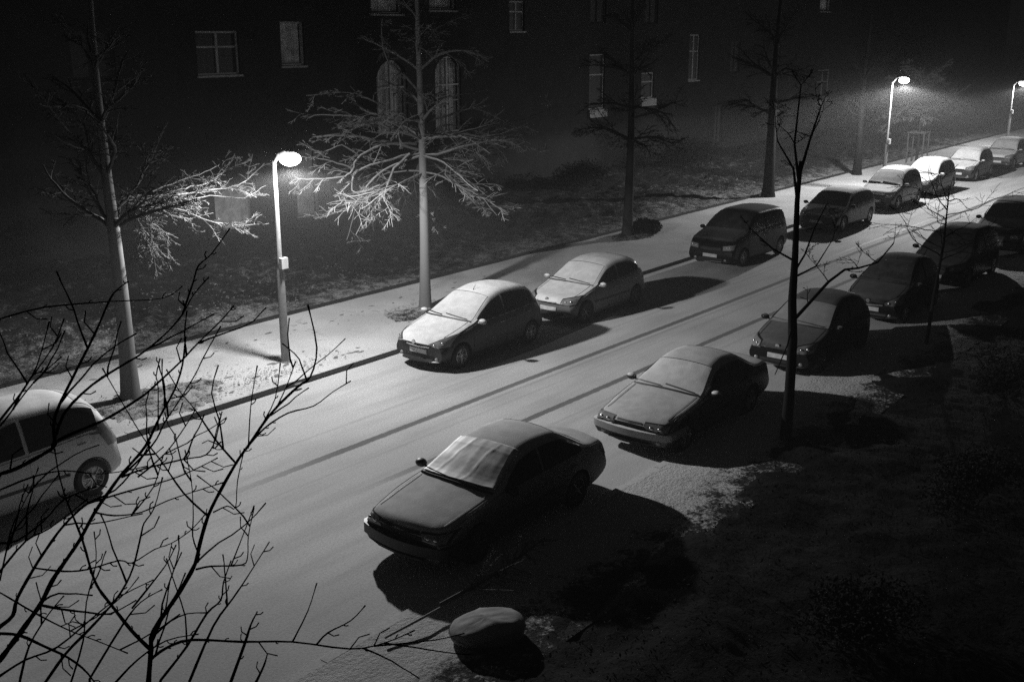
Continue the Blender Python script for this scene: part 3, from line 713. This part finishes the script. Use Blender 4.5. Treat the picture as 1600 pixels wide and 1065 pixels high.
LIMBS1 = [[(0.04, 4.0),(0.39, 4.3),(1.13, 4.14),(1.92, 4.07),(2.76, 4.05),(3.65, 3.99),(4.4, 4.09),(5.1, 4.4)],[(1.92, 4.07),(2.41, 3.88),(3.1, 3.88),(4.18, 3.71),(4.93, 3.89)],[(0.39, 4.3),(0.8, 4.57),(1.05, 4.88),(1.33, 5.15)],[(0.03, 3.94),(0.38, 4.16),(1.12, 3.98),(1.73, 3.79),(2.37, 3.5),(3.05, 3.31),(4.05, 3.2)],[(-0.13, 3.77),(-0.33, 4.24),(-0.5, 4.64),(-0.55, 4.98),(-0.58, 5.39)],[(0.03, 3.61),(0.28, 3.91),(0.58, 4.0),(0.86, 3.7),(0.87, 3.36),(0.93, 2.94)],[(0.72, 3.85),(1.0, 3.55),(1.28, 3.23),(1.43, 2.84)],[(0.86, 3.7),(1.22, 3.42),(1.67, 3.18)],[(0.99, 4.29),(1.79, 4.4),(2.46, 4.47),(3.16, 4.59)],[(1.73, 3.79),(2.1, 4.16),(2.72, 4.52)]]
LIMBS2 = [[(-0.03, 4.42),(-0.96, 4.66),(-1.79, 4.4),(-2.04, 4.01),(-2.38, 3.89),(-3.26, 3.9),(-3.51, 3.94)],[(-1.79, 4.4),(-2.34, 4.69),(-3.01, 4.58),(-3.52, 4.81)],[(-2.04, 4.1),(-2.69, 4.32),(-3.23, 4.45),(-3.68, 4.52)],[(-0.48, 4.37),(-0.94, 3.99),(-1.18, 3.43),(-1.38, 3.2),(-1.75, 2.74)],[(-1.18, 3.43),(-2.19, 3.37),(-2.42, 3.21)],[(-1.26, 3.23),(-0.83, 2.96),(-0.66, 2.77)],[(-0.11, 4.34),(-0.61, 4.3),(-1.69, 4.06),(-1.99, 3.68),(-1.84, 3.42),(-1.24, 3.57)],[(0.07, 4.24),(0.78, 3.83),(1.58, 3.21),(2.28, 2.67),(3.16, 2.34)],[(0.78, 3.83),(1.86, 3.36),(3.01, 2.74),(3.31, 2.74)],[(0.07, 4.39),(1.06, 4.45),(2.15, 4.15),(2.87, 3.63),(3.92, 2.63)],[(2.15, 4.15),(3.31, 3.64),(4.87, 3.34),(5.52, 3.44)],[(0.15, 4.42),(1.06, 4.45),(3.32, 4.31),(4.23, 4.45),(5.35, 4.47)],[(3.32, 4.31),(3.92, 4.1),(4.8, 3.81)],[(0.23, 4.74),(1.08, 5.03),(2.02, 4.79)],[(0.25, 5.33),(0.52, 5.66),(1.63, 5.78),(3.32, 5.85)],[(0.07, 5.84),(-0.41, 6.36),(-0.98, 6.85),(-1.06, 7.79)],[(-0.09, 4.76),(-1.18, 5.09),(-1.63, 5.28),(-2.65, 5.07),(-3.51, 5.01)],[(-0.45, 5.21),(-0.92, 5.48),(-1.75, 5.21)],[(0.31, 7.32),(0.88, 7.65),(2.21, 7.99)],[(-1.39, 5.67),(-2.06, 5.94),(-2.6, 6.04),(-3.55, 6.0)],[(-0.07, 3.3),(0.1, 2.93),(0.27, 2.47),(0.61, 2.37)],[(0.25, 5.16),(2.17, 5.4),(3.92, 4.94),(6.16, 5.29)],[(-0.22, 4.6),(-1.43, 4.75),(-2.33, 4.97),(-3.61, 5.02)]]
tree(12.25, 19.9, 8.2, .19, 3, [(3.9, 2.0, .05, 3, 18, 2.0), (4.9, 1.8, .05, 3, 38, .5), (5.8, 1.8, .045, 4, 48, 0), (6.8, 1.4, .035, 4, 52, .8)],
     'bare pale trunked tree left of the nearest street lamp, boughs reaching the light', mc='bark', limbs=LIMBS1 + [[(a * .8 + .05, b + .08 * a - .1) for a, b in l] for l in LIMBS1[:7]], lr0=.026, ltw=3, P=dict(kids=[0, 4, 5, 6], wob=.11))
tree(21.85, 20.28, 10.5, .155, 8, [(4.35, 3.0, .03, 4, -4, .2), (4.5, 3.3, .035, 5, 2, 1.2), (4.9, 3.0, .035, 6, 6, .4), (5.6, 2.0, .04, 4, 20, 0), (6.9, 1.9, .035, 4, 42, .8), (8.2, 1.6, .03, 4, 52, .3)],
     'tall bare tree with wide level frosted boughs right of the nearest street lamp', limbs=LIMBS2, lr0=.036, ltw=3, P=dict(droop=.08, wob=.11, kids=[0, 4, 4, 5], rmin=.006, lr=(.4, .65)))
tree(34.9, 21.9, 9.0, .20, 21, [(3.6, 2.4, .05, 5, 0, .2), (4.8, 2.4, .05, 5, 15, .9), (6.2, 2.0, .045, 5, 35, .3), (7.6, 1.5, .03, 4, 50, .5)],
     'dim bare tree behind the pavement near the black people carrier', mt='bark', mc='bark')
tree(47.8, 22.3, 9.5, .27, 33, [(4.2, 2.6, .06, 5, 20, .2), (5.6, 2.6, .06, 5, 35, .9), (7.2, 2.0, .045, 5, 50, .3)],
     'thick black trunk silhouetted above the roof of the black people carrier', mt='barkdark', mc='barkdark')
tree(58.3, 22.1, 8.5, .22, 37, [(3.6, 2.2, .05, 4, 25, .2), (5.2, 2.4, .05, 5, 35, .9)],
     'dark bare trunk left of the second street lamp', mt='barkdark', mc='barkdark')
tree(66.0, 21.5, 5.6, .09, 41, [(3.2, 2.6, .04, 6, 8, .2), (4.0, 2.6, .04, 6, 14, .9), (4.8, 1.8, .03, 5, 30, .5)],
     'young bare tree standing inside a wooden support frame right of the second lamp', mt='bark', P=dict(rmin=.012))
# right (near) side trees
o = empty('street_tree', (18.6, 8.0, .1))
tp = [(0, 0, -.1), (.03, .0, 1.0), (.0, .0, 2.0), (-.1, .02, 2.75), (-.16, .0, 3.6), (-.24, 0, 4.6), (-.20, .0, 5.3)]
MB().tube(tp, [.12, .095, .088, .078, .06, .045, .035], 12).build('trunk', 'barkdark', o)
m = MB(); rg = random.Random(12)
PP = dict(seg=.14, wob=.13, up=.03, droop=0, rmin=.005, kids=[0, 3, 4, 5], ang=(25, 60), lr=(.3, .55))
def limb(m, pts, r, kids, L):
    pts = [Vector(p) for p in pts]; m.tube(pts, [r * (1 - .6 * i / (len(pts) - 1)) for i in range(len(pts))], 7, cap=False)
    for i in range(1, len(pts)):
        for _ in range(kids):
            d = (pts[i] - pts[i - 1]).normalized(); d = (d + Vector((rg.gauss(0, .6), rg.gauss(0, .6), rg.gauss(.1, .5)))).normalized(); branchy(m, pts[i], d, L * rg.uniform(.5, 1.2), r * .35, 2, rg, PP)
limb(m, [(-.08, 0, 2.35), (.6, 0, 2.55), (1.5, 0, 2.82), (2.3, 0, 2.93), (3.3, .1, 2.78), (4.4, .1, 2.72), (5.6, .2, 2.95)], .036, 1, .7)
limb(m, [(-.24, 0, 4.6), (-.5, 0, 5.2), (-1.0, .1, 5.7)], .029, 1, .7)
limb(m, [(-.20, 0, 5.1), (.15, 0, 5.7), (.5, 0, 6.2)], .029, 2, .6)
limb(m, [(-.22, 0, 4.9), (-.3, .1, 5.6), (-.2, .1, 6.6)], .029, 2, .6)
limb(m, [(-.1, 0, 2.2), (-.45, -.1, 2.0), (-.9, -.1, 1.55)], .02, 0, .4)
limb(m, [(-.16, 0, 3.5), (-.5, .3, 3.75), (-.9, .5, 4.1)], .022, 1, .4)
limb(m, [(0, 0, 3.2), (.35, -.2, 3.35), (.8, -.3, 3.8)], .02, 1, .4)
limb(m, [(-.14, 0, 3.3), (.5, .1, 3.5), (1.1, .2, 3.9), (1.6, .2, 4.3)], .022, 1, .5)
m.build('crown', 'barkdark', o)
tag(o, 'slim dark bare tree on the near side with one long bough stretching right', 'tree', 'bare trees on the near side')
o = empty('street_tree', (27.0, 8.1, .1))
MB().tube([(0, 0, -.1), (.2, 0, 1.2), (.7, .05, 2.4), (.85, .1, 3.7)], [.05, .04, .03, .015], 8).build('trunk', 'barkdark', o)
m = MB()
for k in range(15):
    z = 2.0 + 1.6 * k / 14; a = k * 2.4; branchy(m, Vector((.6 + .07 * (z - 2), .05, z)), (math.cos(a), math.sin(a), rg.uniform(-.1, .4)), rg.uniform(1.2, 2.1), .016, 2, rg, PP)
m.build('crown', 'barkdark', o); tag(o, 'small twiggy sapling among the dark cars on the near kerb', 'tree', 'bare trees on the near side')

# tree support frame
o = empty('tree_support_frame', (66.0, 21.5, .1)); hh = 1.75
for a, b in ((-.45, -.45), (.45, -.45), (-.45, .45), (.45, .45)): MB().tube([(a, b, -.1), (a, b, hh)], .045, 8).build('post', 'barkpale', o)
m = MB()
for a, b in (((-.5, -.45), (.5, -.45)), ((-.5, .45), (.5, .45)), ((-.45, -.5), (-.45, .5)), ((.45, -.5), (.45, .5))): m.box(min(a[0], b[0]) - .03, max(a[0], b[0]) + .03, min(a[1], b[1]) - .03, max(a[1], b[1]) + .03, hh + .0, hh + .07)
m.build('top_rail', 'barkpale', o, smooth=False); tag(o, 'square wooden support frame round the young tree behind the snowy cars', 'tree support')

# ------------------------------------------------------------------ foreground tree, close below the window
def at(x, y, d):
    return Vector((0, 0, HC)) + (FW + RT * ((x - 800) / FPX) - UP * ((y - 532.5) / FPX)) * d
HUB = (150, 1500, 4.4); HUB2 = (-330, 1260, 4.6)
T = [  # (start hub, depth start, depth end, radius px at start, points)
 ('H', 4.0, 4.4, 10, [(232, 1065), (236, 1015), (240, 985), (280, 925), (305, 880), (312, 850), (325, 806), (345, 765), (372, 718), (388, 696), (423, 646), (464, 605), (485, 588), (495, 543), (481, 476)]),
 (None, 4.25, 4.5, 4, [(388, 696), (414, 668), (450, 645), (490, 634), (520, 612), (548, 595)]),
 (None, 4.02, 4.0, 7, [(236, 1015), (206, 985), (172, 942), (155, 920), (144, 896), (129, 844), (110, 796), (103, 779), (92, 740), (85, 700)]),
 ('H2', 3.6, 3.9, 10, [(0, 1030), (21, 1002), (48, 965), (65, 940), (82, 906), (100, 879), (124, 844), (148, 800), (172, 765), (192, 738), (227, 697), (250, 650), (272, 610), (285, 570), (290, 525)]),
 ('H2', 3.9, 4.3, 8, [(0, 978), (20, 961), (27, 934), (52, 889), (72, 858), (100, 820), (137, 786), (180, 765), (215, 725), (235, 690)]),
 ('H2', 3.3, 4.0, 8, [(0, 740), (25, 732), (57, 715), (82, 700), (92, 687), (125, 672), (160, 657), (190, 640), (225, 617), (242, 602), (282, 565), (309, 536), (344, 502), (365, 478)]),
 (None, 3.45, 3.9, 7, [(86, 690), (86, 650), (113, 591), (148, 522), (172, 467), (186, 450), (200, 440)]),
 ('H2', 4.6, 4.8, 4, [(0, 498), (69, 480), (172, 471), (254, 466), (285, 447)]),
 (None, 3.5, 4.1, 6, [(82, 700), (100, 646), (144, 601), (192, 570), (220, 553), (258, 522), (285, 491), (302, 461), (326, 433)]),
 (None, 3.9, 4.1, 4, [(285, 491), (302, 440), (310, 415), (330, 397), (359, 357)]),
 (None, 4.22, 4.3, 4, [(370, 725), (337, 687), (305, 640), (280, 610), (260, 577)]),
 (None, 4.15, 4.2, 4, [(325, 806), (287, 770), (252, 720), (225, 685), (190, 627), (160, 575)]),
 (None, 4.12, 4.3, 3.5, [(309, 862), (301, 837), (302, 803), (299, 751), (289, 703)]),
 (None, 4.1, 4.3, 4, [(306, 889), (330, 884), (378, 882), (387, 868), (388, 837), (397, 793)]),
 (None, 4.1, 4.3, 3, [(361, 883), (378, 840), (397, 790)]),
 ('H', 4.1, 4.4, 6, [(296, 1064), (333, 978), (364, 934), (385, 903), (421, 846)]),
 ('H', 4.3, 4.4, 6, [(251, 1062), (292, 1009), (323, 958), (345, 937), (349, 910), (361, 875)]),
 ('H', 3.8, 4.0, 7, [(355, 1080), (382, 1006), (392, 975), (402, 955)]),
 (None, 4.0, 4.2, 6, [(237, 1028), (261, 1011), (299, 999), (378, 1002), (457, 1002), (547, 1013), (600, 1004), (648, 984)]),
 (None, 4.15, 4.2, 4, [(457, 1002), (481, 954), (495, 910)]),
 (None, 4.15, 4.2, 4, [(495, 1006), (512, 988), (548, 969), (571, 945)]),
 ('H2', 4.1, 4.0, 7, [(0, 989), (31, 992), (69, 1009), (107, 1027), (137, 1051), (160, 1085)]),
 (None, 3.65, 3.9, 6, [(65, 945), (96, 951), (137, 956), (172, 958), (213, 937)]),
 (None, 4.0, 4.2, 4, [(55, 887), (100, 892), (137, 889), (186, 875), (206, 879), (241, 858), (268, 848), (299, 827), (323, 800)]),
 ('H', 3.6, 3.9, 6, [(69, 1068), (103, 1020), (137, 985), (172, 947), (192, 920), (208, 886), (220, 837), (225, 817), (241, 793), (254, 745)]),
 (None, 3.8, 4.1, 4, [(148, 800), (179, 805), (220, 800), (261, 782), (299, 769), (350, 753)]),
 (None, 3.8, 4.1, 4.5, [(190, 745), (225, 732), (287, 717), (322, 710), (337, 685), (346, 645)]),
 (None, 4.0, 4.3, 4.5, [(137, 786), (200, 767), (262, 750), (300, 735), (340, 715)]),
 (None, 3.8, 4.0, 4, [(192, 742), (225, 710), (245, 685), (257, 660), (277, 630), (305, 585), (317, 560), (345, 509)]),
 (None, 4.1, 4.2, 3.5, [(215, 745), (240, 725), (265, 700), (290, 665), (305, 640)]),
 (None, 3.9, 4.0, 3, [(247, 672), (247, 605), (244, 587), (250, 560)]),
 ('H2', 3.5, 3.8, 5, [(0, 656), (34, 612), (58, 570), (77, 502)]),
 ('H2', 3.7, 3.9, 5, [(-5, 670), (10, 653), (52, 598), (96, 557)]),
 (None, 3.75, 3.9, 4, [(20, 640), (41, 601), (82, 543), (100, 498)]),
 ('H2', 3.5, 3.8, 5, [(0, 892), (41, 844), (79, 824), (137, 779)]),
 ('H2', 3.7, 3.8, 5, [(0, 848), (27, 844), (69, 813), (100, 780), (150, 760)]),
 (None, 4.1, 4.2, 3, [(205, 805), (240, 760), (255, 710)]),
 (None, 4.3, 4.4, 3, [(388, 700), (392, 632), (402, 571)]),
 (None, 4.3, 4.4, 3, [(409, 664), (430, 622), (438, 567)]),
 (None, 4.3, 4.4, 3, [(430, 640), (447, 605), (462, 564)]),
 (None, 4.2, 4.3, 3, [(333, 800), (355, 790), (368, 793), (371, 752), (382, 700)]),
 (None, 4.05, 4.1, 4, [(238, 1002), (258, 954), (266, 906), (284, 862)]),
 ('H', 3.9, 4.0, 5, [(140, 1060), (192, 975), (220, 940), (254, 920)]),
 (None, 3.9, 4.1, 4, [(206, 950), (241, 906), (261, 879), (275, 851)]),
 (None, 4.25, 4.4, 3, [(345, 690), (333, 700), (340, 665), (347, 643)]),
 ('H', 3.9, 4.0, 6, [(395, 1075), (412, 1040), (418, 1020)]),
 ('H', 3.8, 4.1, 5, [(180, 1066), (215, 1030), (260, 1000), (310, 990)]),
 ('H2', 4.2, 4.3, 4, [(0, 925), (60, 960), (110, 985), (150, 1000), (200, 1020)]),
 ('H', 4.2, 4.4, 4, [(110, 1068), (130, 1000), (135, 940), (150, 880), (147, 830)]),
 ('H', 4.0, 4.2, 5, [(30, 1068), (45, 1010), (75, 960), (100, 930)]),
 ('H2', 4.2, 4.4, 5, [(0, 1055), (40, 1030), (90, 1010), (150, 960), (190, 930), (240, 905)]),
 ('H2', 4.1, 4.4, 4, [(0, 905), (10, 860), (20, 820), (45, 770), (60, 730)]),
 ('H2', 4.3, 4.5, 4, [(0, 765), (50, 745), (100, 735), (160, 740), (230, 728)]),
]
fo = empty('bare_tree', (0, 0, 0)); m = MB(); rg = random.Random(77)
hub = at(*HUB); hub2 = at(*HUB2); base = Vector((hub.x - .1, hub.y - .15, 0)); fo.location = base
for h, d0, d1, px, pts in T:
    n = len(pts); P3 = [at(x, y, d0 + (d1 - d0) * (i / (n - 1))) for i, (x, y) in enumerate(pts)]
    # smooth subdivision with slight knots
    Q = [P3[0]]
    for i in range(n - 1):
        a, b = P3[i], P3[i + 1]; pa = P3[max(0, i - 1)]; pb = P3[min(n - 1, i + 2)]
        for t in (.33, .67, 1.):
            Q.append(.5 * ((2 * a) + (b - pa) * t + (2 * pa - 5 * a + 4 * b - pb) * t * t + (3 * a - pa - 3 * b + pb) * t ** 3))
    r0 = px * .5 * d0 / FPX * .85; k = len(Q)
    rad = [max(.0021, r0 * (1 - .68 * i / (k - 1))) * rg.uniform(.9, 1.15) for i in range(k)]; rad[-1] *= 1.5
    if h:
        hb = hub if h == 'H' else hub2; Q = [hb, hb.lerp(Q[0], .5) + Vector((0, 0, -.08))] + Q; rad = [r0 * 1.8, r0 * 1.3] + rad
    m.tube(Q, rad, 6)
    st = 3 if h else 0
    for i in range(st + 1, len(Q) - 1):          # buds and short spurs
        if rg.random() < .34:
            d = (Q[i + 1] - Q[i]).normalized(); sd = d.cross(FW).normalized() * rg.choice((-1, 1)); l = rg.choice((.015, .02, .03, .045, .09))
            dd = (d * .8 + sd + FW * rg.uniform(-.4, .4)).normalized(); m.tube([Q[i], Q[i] + dd * l * .6, Q[i] + (dd + d * .5).normalized() * l], [.0028, .0022, .0026], 4)
        if rg.random() < .06:
            d = (Q[i + 1] - Q[i]).normalized(); sd = d.cross(FW).normalized() * rg.choice((-1, 1)); dd = (d + sd * .7 + FW * rg.uniform(-.3, .3) + Vector((0, 0, .3))).normalized()
            pp = wander(Q[i], dd, rg.uniform(.15, .4), 6, rg, .12); m.tube(pp, [.004, .0035, .003, .0028, .0025, .0022, .003], 4)
m.v = [(a - base.x, b - base.y, c) for a, b, c in m.v]
m.build('crown', 'barkdark', fo)
q = hub - base; q2 = hub2 - base; mm = MB().tube([(0, 0, -.3), (0, .02, .8), (q.x * .4, q.y * .4, q.z * .6), tuple(q)], [.14, .11, .085, .05], 12)
mm.tube([(q.x * .4, q.y * .4, q.z * .6), tuple((q * .6 + q2 * .4) * 1.0 - Vector((0, 0, .2))), tuple(q2)], [.07, .05, .035], 10); mm.build('trunk', 'barkdark', fo)
tag(fo, 'tangle of bare dark twigs rising close to the camera at bottom left', 'tree')

# ------------------------------------------------------------------ discarded things on the near kerb
def clump(name, x, y, rx, ry, rz_, n, size, mat, label, cat, group=None, seed=1, z0=.12):
    rg = random.Random(seed); m = MB(); o = empty(name, (x, y, z0)); stem = MB()
    lobes = [(rg.uniform(-.5, .5) * rx, rg.uniform(-.5, .5) * ry, rg.uniform(.35, .8) * rz_, rg.uniform(.4, .7)) for _ in range(9)]
    for lx, ly, lz, _ in lobes:
        pp = wander((lx * .2, ly * .2, -.05), (lx, ly, max(.3, lz)), lz + .3, 6, rg, .15); stem.tube(pp, [.02, .016, .012, .01, .008, .006, .004], 4)
    for _ in range(n):
        lx, ly, lz, s_ = rg.choice(lobes); v = Vector((rg.gauss(0, 1), rg.gauss(0, 1), rg.gauss(0, 1))).normalized() * (rg.random() ** .4) * s_
        p = Vector((lx + v.x * rx * .8, ly + v.y * ry * .8, max(.02, lz + v.z * rz_ * .6)))
        d = Vector((rg.gauss(0, 1), rg.gauss(0, 1), rg.gauss(0, .7))).normalized() * size * rg.uniform(.6, 1.4); c = d.cross(Vector((rg.gauss(0, 1), rg.gauss(0, 1), rg.gauss(0, 1)))).normalized() * size * .4
        m.add([p - d, p - c, p + d, p + c], [(0, 1, 2, 3)])
    m.build('foliage', mat, o, smooth=False); stem.build('stem', 'barkdark', o); return tag(o, label, cat, group)
# sack
m = MB().ell((0, 0, 0), (.50, .34, .16), 48, 30)
def pw(v, r, e): return math.copysign(abs(v / r) ** e * r, v)
m.v = [(pw(x, .50, .72), pw(y, .34, .75), pw(z, .16, .8)) for x, y, z in m.v]
m.v = [(x * (1 - .12 * z) + .05 * fbm(x * 3, z * 4, 1, 2), y * (1 + .15 * fbm(x * 2, z * 3, 1, 4)), z + (.05 * math.sin(x * 4.4 + .4) + .025 * fbm(x * 3.5, y * 5, 1, 9) - .008 * abs(math.sin(x * 9 + y * 7))) * (z > 0)) for x, y, z in m.v]
b_ = m.build('sack', 'sack', angle=80); b_.location = (9.62, 7.98, .23); b_.rotation_euler = (0, R(3), R(-38)); tag(b_, 'bulging discarded sack dusted with snow at the bottom centre by the kerb', 'sack')
# fir
o = empty('discarded_fir_tree', (9.9, 8.75, .14)); o.rotation_euler = (0, 0, R(-3))
stp = [(-.25, .05, .13), (.4, .02, .16), (1.1, -.02, .24), (1.75, -.1, .42)]
MB().tube(stp, [.03, .027, .02, .01], 8).build('trunk', 'bark', o)
m = MB(); rg = random.Random(9)
for k in range(46):
    t = .25 + .75 * k / 46; i = min(2, int(t * 3)); p = Vector(stp[i]).lerp(Vector(stp[i + 1]), t * 3 - i)
    a = rg.uniform(0, 6.28); L = .62 * (1.1 - t) + .12; d = Vector((.55, math.cos(a) * .8, math.sin(a) * .5)).normalized()
    pts = wander(p, d, L, 6, rg, .06, droop=.08); pts = [Vector((q.x, q.y, max(.01, q.z))) for q in pts]; m.tube(pts, [.007, .006, .005, .004, .004, .003, .003], 4)
    for j in range(70):
        s_ = rg.random(); ii = min(5, int(s_ * 6)); q = pts[ii].lerp(pts[ii + 1], s_ * 6 - ii); nd = (pts[ii + 1] - pts[ii]).normalized() * .7 + Vector((rg.gauss(0, 1), rg.gauss(0, 1), rg.gauss(0, .6))).normalized()
        nd = nd.normalized() * .035; c = nd.cross(Vector((0, 0, 1))).normalized() * .004; m.add([q - c, q + c, q + nd], [(0, 1, 2)])
m.build('branches', 'needle', o, smooth=False); tag(o, 'discarded fir tree lying on its side behind the snow dusted sack', 'fir tree')
m = MB().tube([(8.75, 8.95, .15), (9.4, 8.85, .2), (10.2, 8.8, .22), (11.3, 8.72, .3)], [.014, .018, .015, .010], 7)
tag(m.build('stick', 'trunkpale'), 'long bare stick leaning across the discarded fir tree', 'stick')

# shrubs
for i, (x, y, a, b, c, lab) in enumerate([(35.6, 21.6, .9, .6, .55, 'low dark shrub at the foot of the dim tree beside the pavement'),
    (22.0, 31.5, 2.2, 1.0, 1.1, 'dark shrub left of the ground floor window in front of the far building'),
    (36.5, 31.8, 2.4, 1.0, 1.2, 'dark shrub below the arched windows of the far building'),
    (44.5, 31.2, 2.8, 1.1, 1.3, 'wide dark shrub right of the arched windows of the far building'),
    (55.0, 30.5, 3.0, 1.2, 1.7, 'large dark shrub in front of the right half of the far building'),
    (67.0, 28.5, 3.2, 1.5, 1.9, 'large dark shrub behind the second street lamp'),
    (12.5, 4.2, 1.1, .9, .7, 'low dark bush in the unlit bed nearest the bottom edge'),
    (17.5, 4.4, 1.3, 1.0, .8, 'low dark bush in the unlit bed right of the second saloon'),
    (24.0, 5.4, 1.4, 1.0, .9, 'low dark bush in the unlit bed beside the slim tree'),
    (20.0, 2.2, 1.5, 1.2, .8, 'faintly snow capped bush in the dark lower right corner')]):
    clump('shrub', x, y, a, b, c, 4200, .035 if y < 10 else .06, 'bush', lab, 'shrub', 'shrubs in the beds', seed=50 + i)

# ------------------------------------------------------------------ far building
bl = empty('apartment_building', (0, 34, 0))
tag(bl, 'dark apartment building behind the verge with arched windows and pale frames', 'building')
wins = [  # s0, s1, z0, z1, kind
 (24.9, 26.8, 6.05, 7.6, 'pair'), (28.8, 30.0, 6.3, 7.95, 'curtain'), (33.9, 35.8, 3.3, 6.4, 'arch'), (37.6, 39.4, 3.1, 6.5, 'arch'),
 (33.7, 35.6, 8.3, 9.7, 'curtain'), (37.3, 39.1, 8.5, 9.9, 'curtain'), (49.9, 51.4, 3.5, 6.4, 'stone'), (55.2, 56.6, 3.85, 5.3, 'stone'), (60.6, 61.9, 4.7, 7.4, 'pair'),
 (79.6, 81.5, 9.0, 9.9, 'curtain'), (64.3, 65.4, .6, 3.0, 'dark'), (80.1, 82.4, 2.4, 4.8, 'pair'), (29.2, 30.4, .4, 3.0, 'curtain'), (25.2, 26.9, .3, 2.0, 'door'), (43.0, 44.2, 7.6, 9.0, 'pair'),
 (20.0, 21.6, 6.05, 7.6, 'dark'), (15.0, 16.6, 6.05, 7.6, 'dark'), (20.4, 21.8, .9, 2.5, 'dark'), (49.9, 51.4, 8.0, 9.5, 'dark'), (55.4, 56.8, 8.0, 9.5, 'dark'), (66.0, 67.4, 5.0, 7.0, 'dark'), (72.0, 73.4, 5.0, 7.0, 'dark'), (88.0, 90.0, 5.0, 7.2, 'dark')]
# wall with real openings: column strips between window edges
xs = sorted(set([0.0, 130.0] + [a for q in wins for a in q[:2]])); wm = MB()
for a, b in zip(xs[:-1], xs[1:]):
    mid = (a + b) / 2; hs = sorted([(q[2], q[3]) for q in wins if q[0] < mid < q[1]]); z = -1.0
    for z0, z1 in hs: wm.box(a, b, 0, .5, z, z0); z = z1
    wm.box(a, b, 0, .5, z, 12.0)
wm.v = [(x, y, z) for x, y, z in wm.v]
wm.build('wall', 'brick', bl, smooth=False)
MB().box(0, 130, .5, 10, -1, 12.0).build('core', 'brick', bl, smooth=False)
m = MB(); m.add([(-1, -.6, 12), (131, -.6, 12), (131, 5, 16), (-1, 5, 16), (-1, 11, 12), (131, 11, 12)], [(0, 1, 2, 3), (3, 2, 5, 4), (0, 3, 4), (1, 5, 2), (0, 4, 5, 1)]); m.build('roof', 'roof', bl, smooth=False)
for (a, b, z0, z1, k) in wins:
    f = .07; m = MB(); top = z1
    m.box(a, a + f, .1, .2, z0, top).box(b - f, b, .1, .2, z0, top).box(a + f, b - f, .1, .2, z0, z0 + f).box(a + f, b - f, .1, .2, top - f, top)
    c = (a + b) / 2
    if k in ('pair', 'arch', 'dark'): m.box(c - f * .7, c + f * .7, .095, .205, z0 + f, top - f)
    if k in ('arch', 'pair', 'stone'): m.box(a + f, b - f, .105, .195, z0 + (z1 - z0) * .62, z0 + (z1 - z0) * .62 + f)
    w_ = m.build('window' if k != 'door' else 'door', 'frame' if k != 'dark' else 'edging', bl, smooth=False)
    if k == 'arch':                              # arched infill in the head of the opening
        rr = (b - a) / 2; m = MB(); n = 14; zc = z1 - rr * .9
        for s_ in (-1, 1):
            pts = [(c + s_ * rr * math.cos(t), zc + rr * .9 * math.sin(t)) for t in np.linspace(0, math.pi / 2, n)]
            for i in range(n - 1):
                x0, zz0 = pts[i]; x1, zz1 = pts[i + 1]; m.add([(x0, -.002, zz0), (x1, -.002, zz1), (x1, -.002, z1), (x0, -.002, z1), (x0, .25, zz0), (x1, .25, zz1), (x1, .25, z1), (x0, .25, z1)], [(0, 1, 2, 3), (4, 5, 6, 7), (0, 1, 5, 4)])
        m.build('arch_head', 'brick', w_, smooth=False)
    mt = {'pair': 'pane', 'curtain': 'curtain', 'arch': 'curtain', 'stone': 'pane', 'door': 'curtain', 'dark': 'pane'}[k]
    m = MB(); N = 30
    if mt == 'curtain' and k != 'door':
        for i in range(N + 1):
            x = a + .02 + (b - a - .04) * i / N; y = .32 + .03 * math.sin(i * 1.9); m.v += [(x, y, z0 + .02), (x, y, z1 - .02)]
        m.f = [(2 * i, 2 * i + 2, 2 * i + 3, 2 * i + 1) for i in range(N)]; m.build('curtain', mt, w_)
    else: MB().box(a + .01, b - .01, .14, .16, z0 + .01, z1 - .01).build('pane', mt, w_, smooth=False)
    if k == 'stone': MB().box(a - .1, b + .1, -.16, .09, z0 - .42, z0 - .002).build('sill', 'stone', w_, smooth=False)
    elif k in ('pair', 'curtain'): MB().box(a - .06, b + .06, -.08, .09, z0 - .08, z0 - .002).build('sill', 'stone', w_, smooth=False)

# ------------------------------------------------------------------ cold night air
hz = NT('night_air'); nt = hz.t; nt.nodes.remove(hz.b); pv_ = nt.nodes.new('ShaderNodeVolumePrincipled'); pv_.inputs['Color'].default_value = (.9, .9, .9, 1); pv_.inputs['Density'].default_value = .0026
pv_.inputs['Anisotropy'].default_value = .0
nt.links.new(pv_.outputs[0], nt.nodes['Material Output'].inputs['Volume'])
hb_ = MB().box(-420, 720, -420, 620, -1.5, 17.5).build('haze', hz.m, smooth=False); tag(hb_, 'faint cold night haze filling the street', 'haze', kind='stuff')
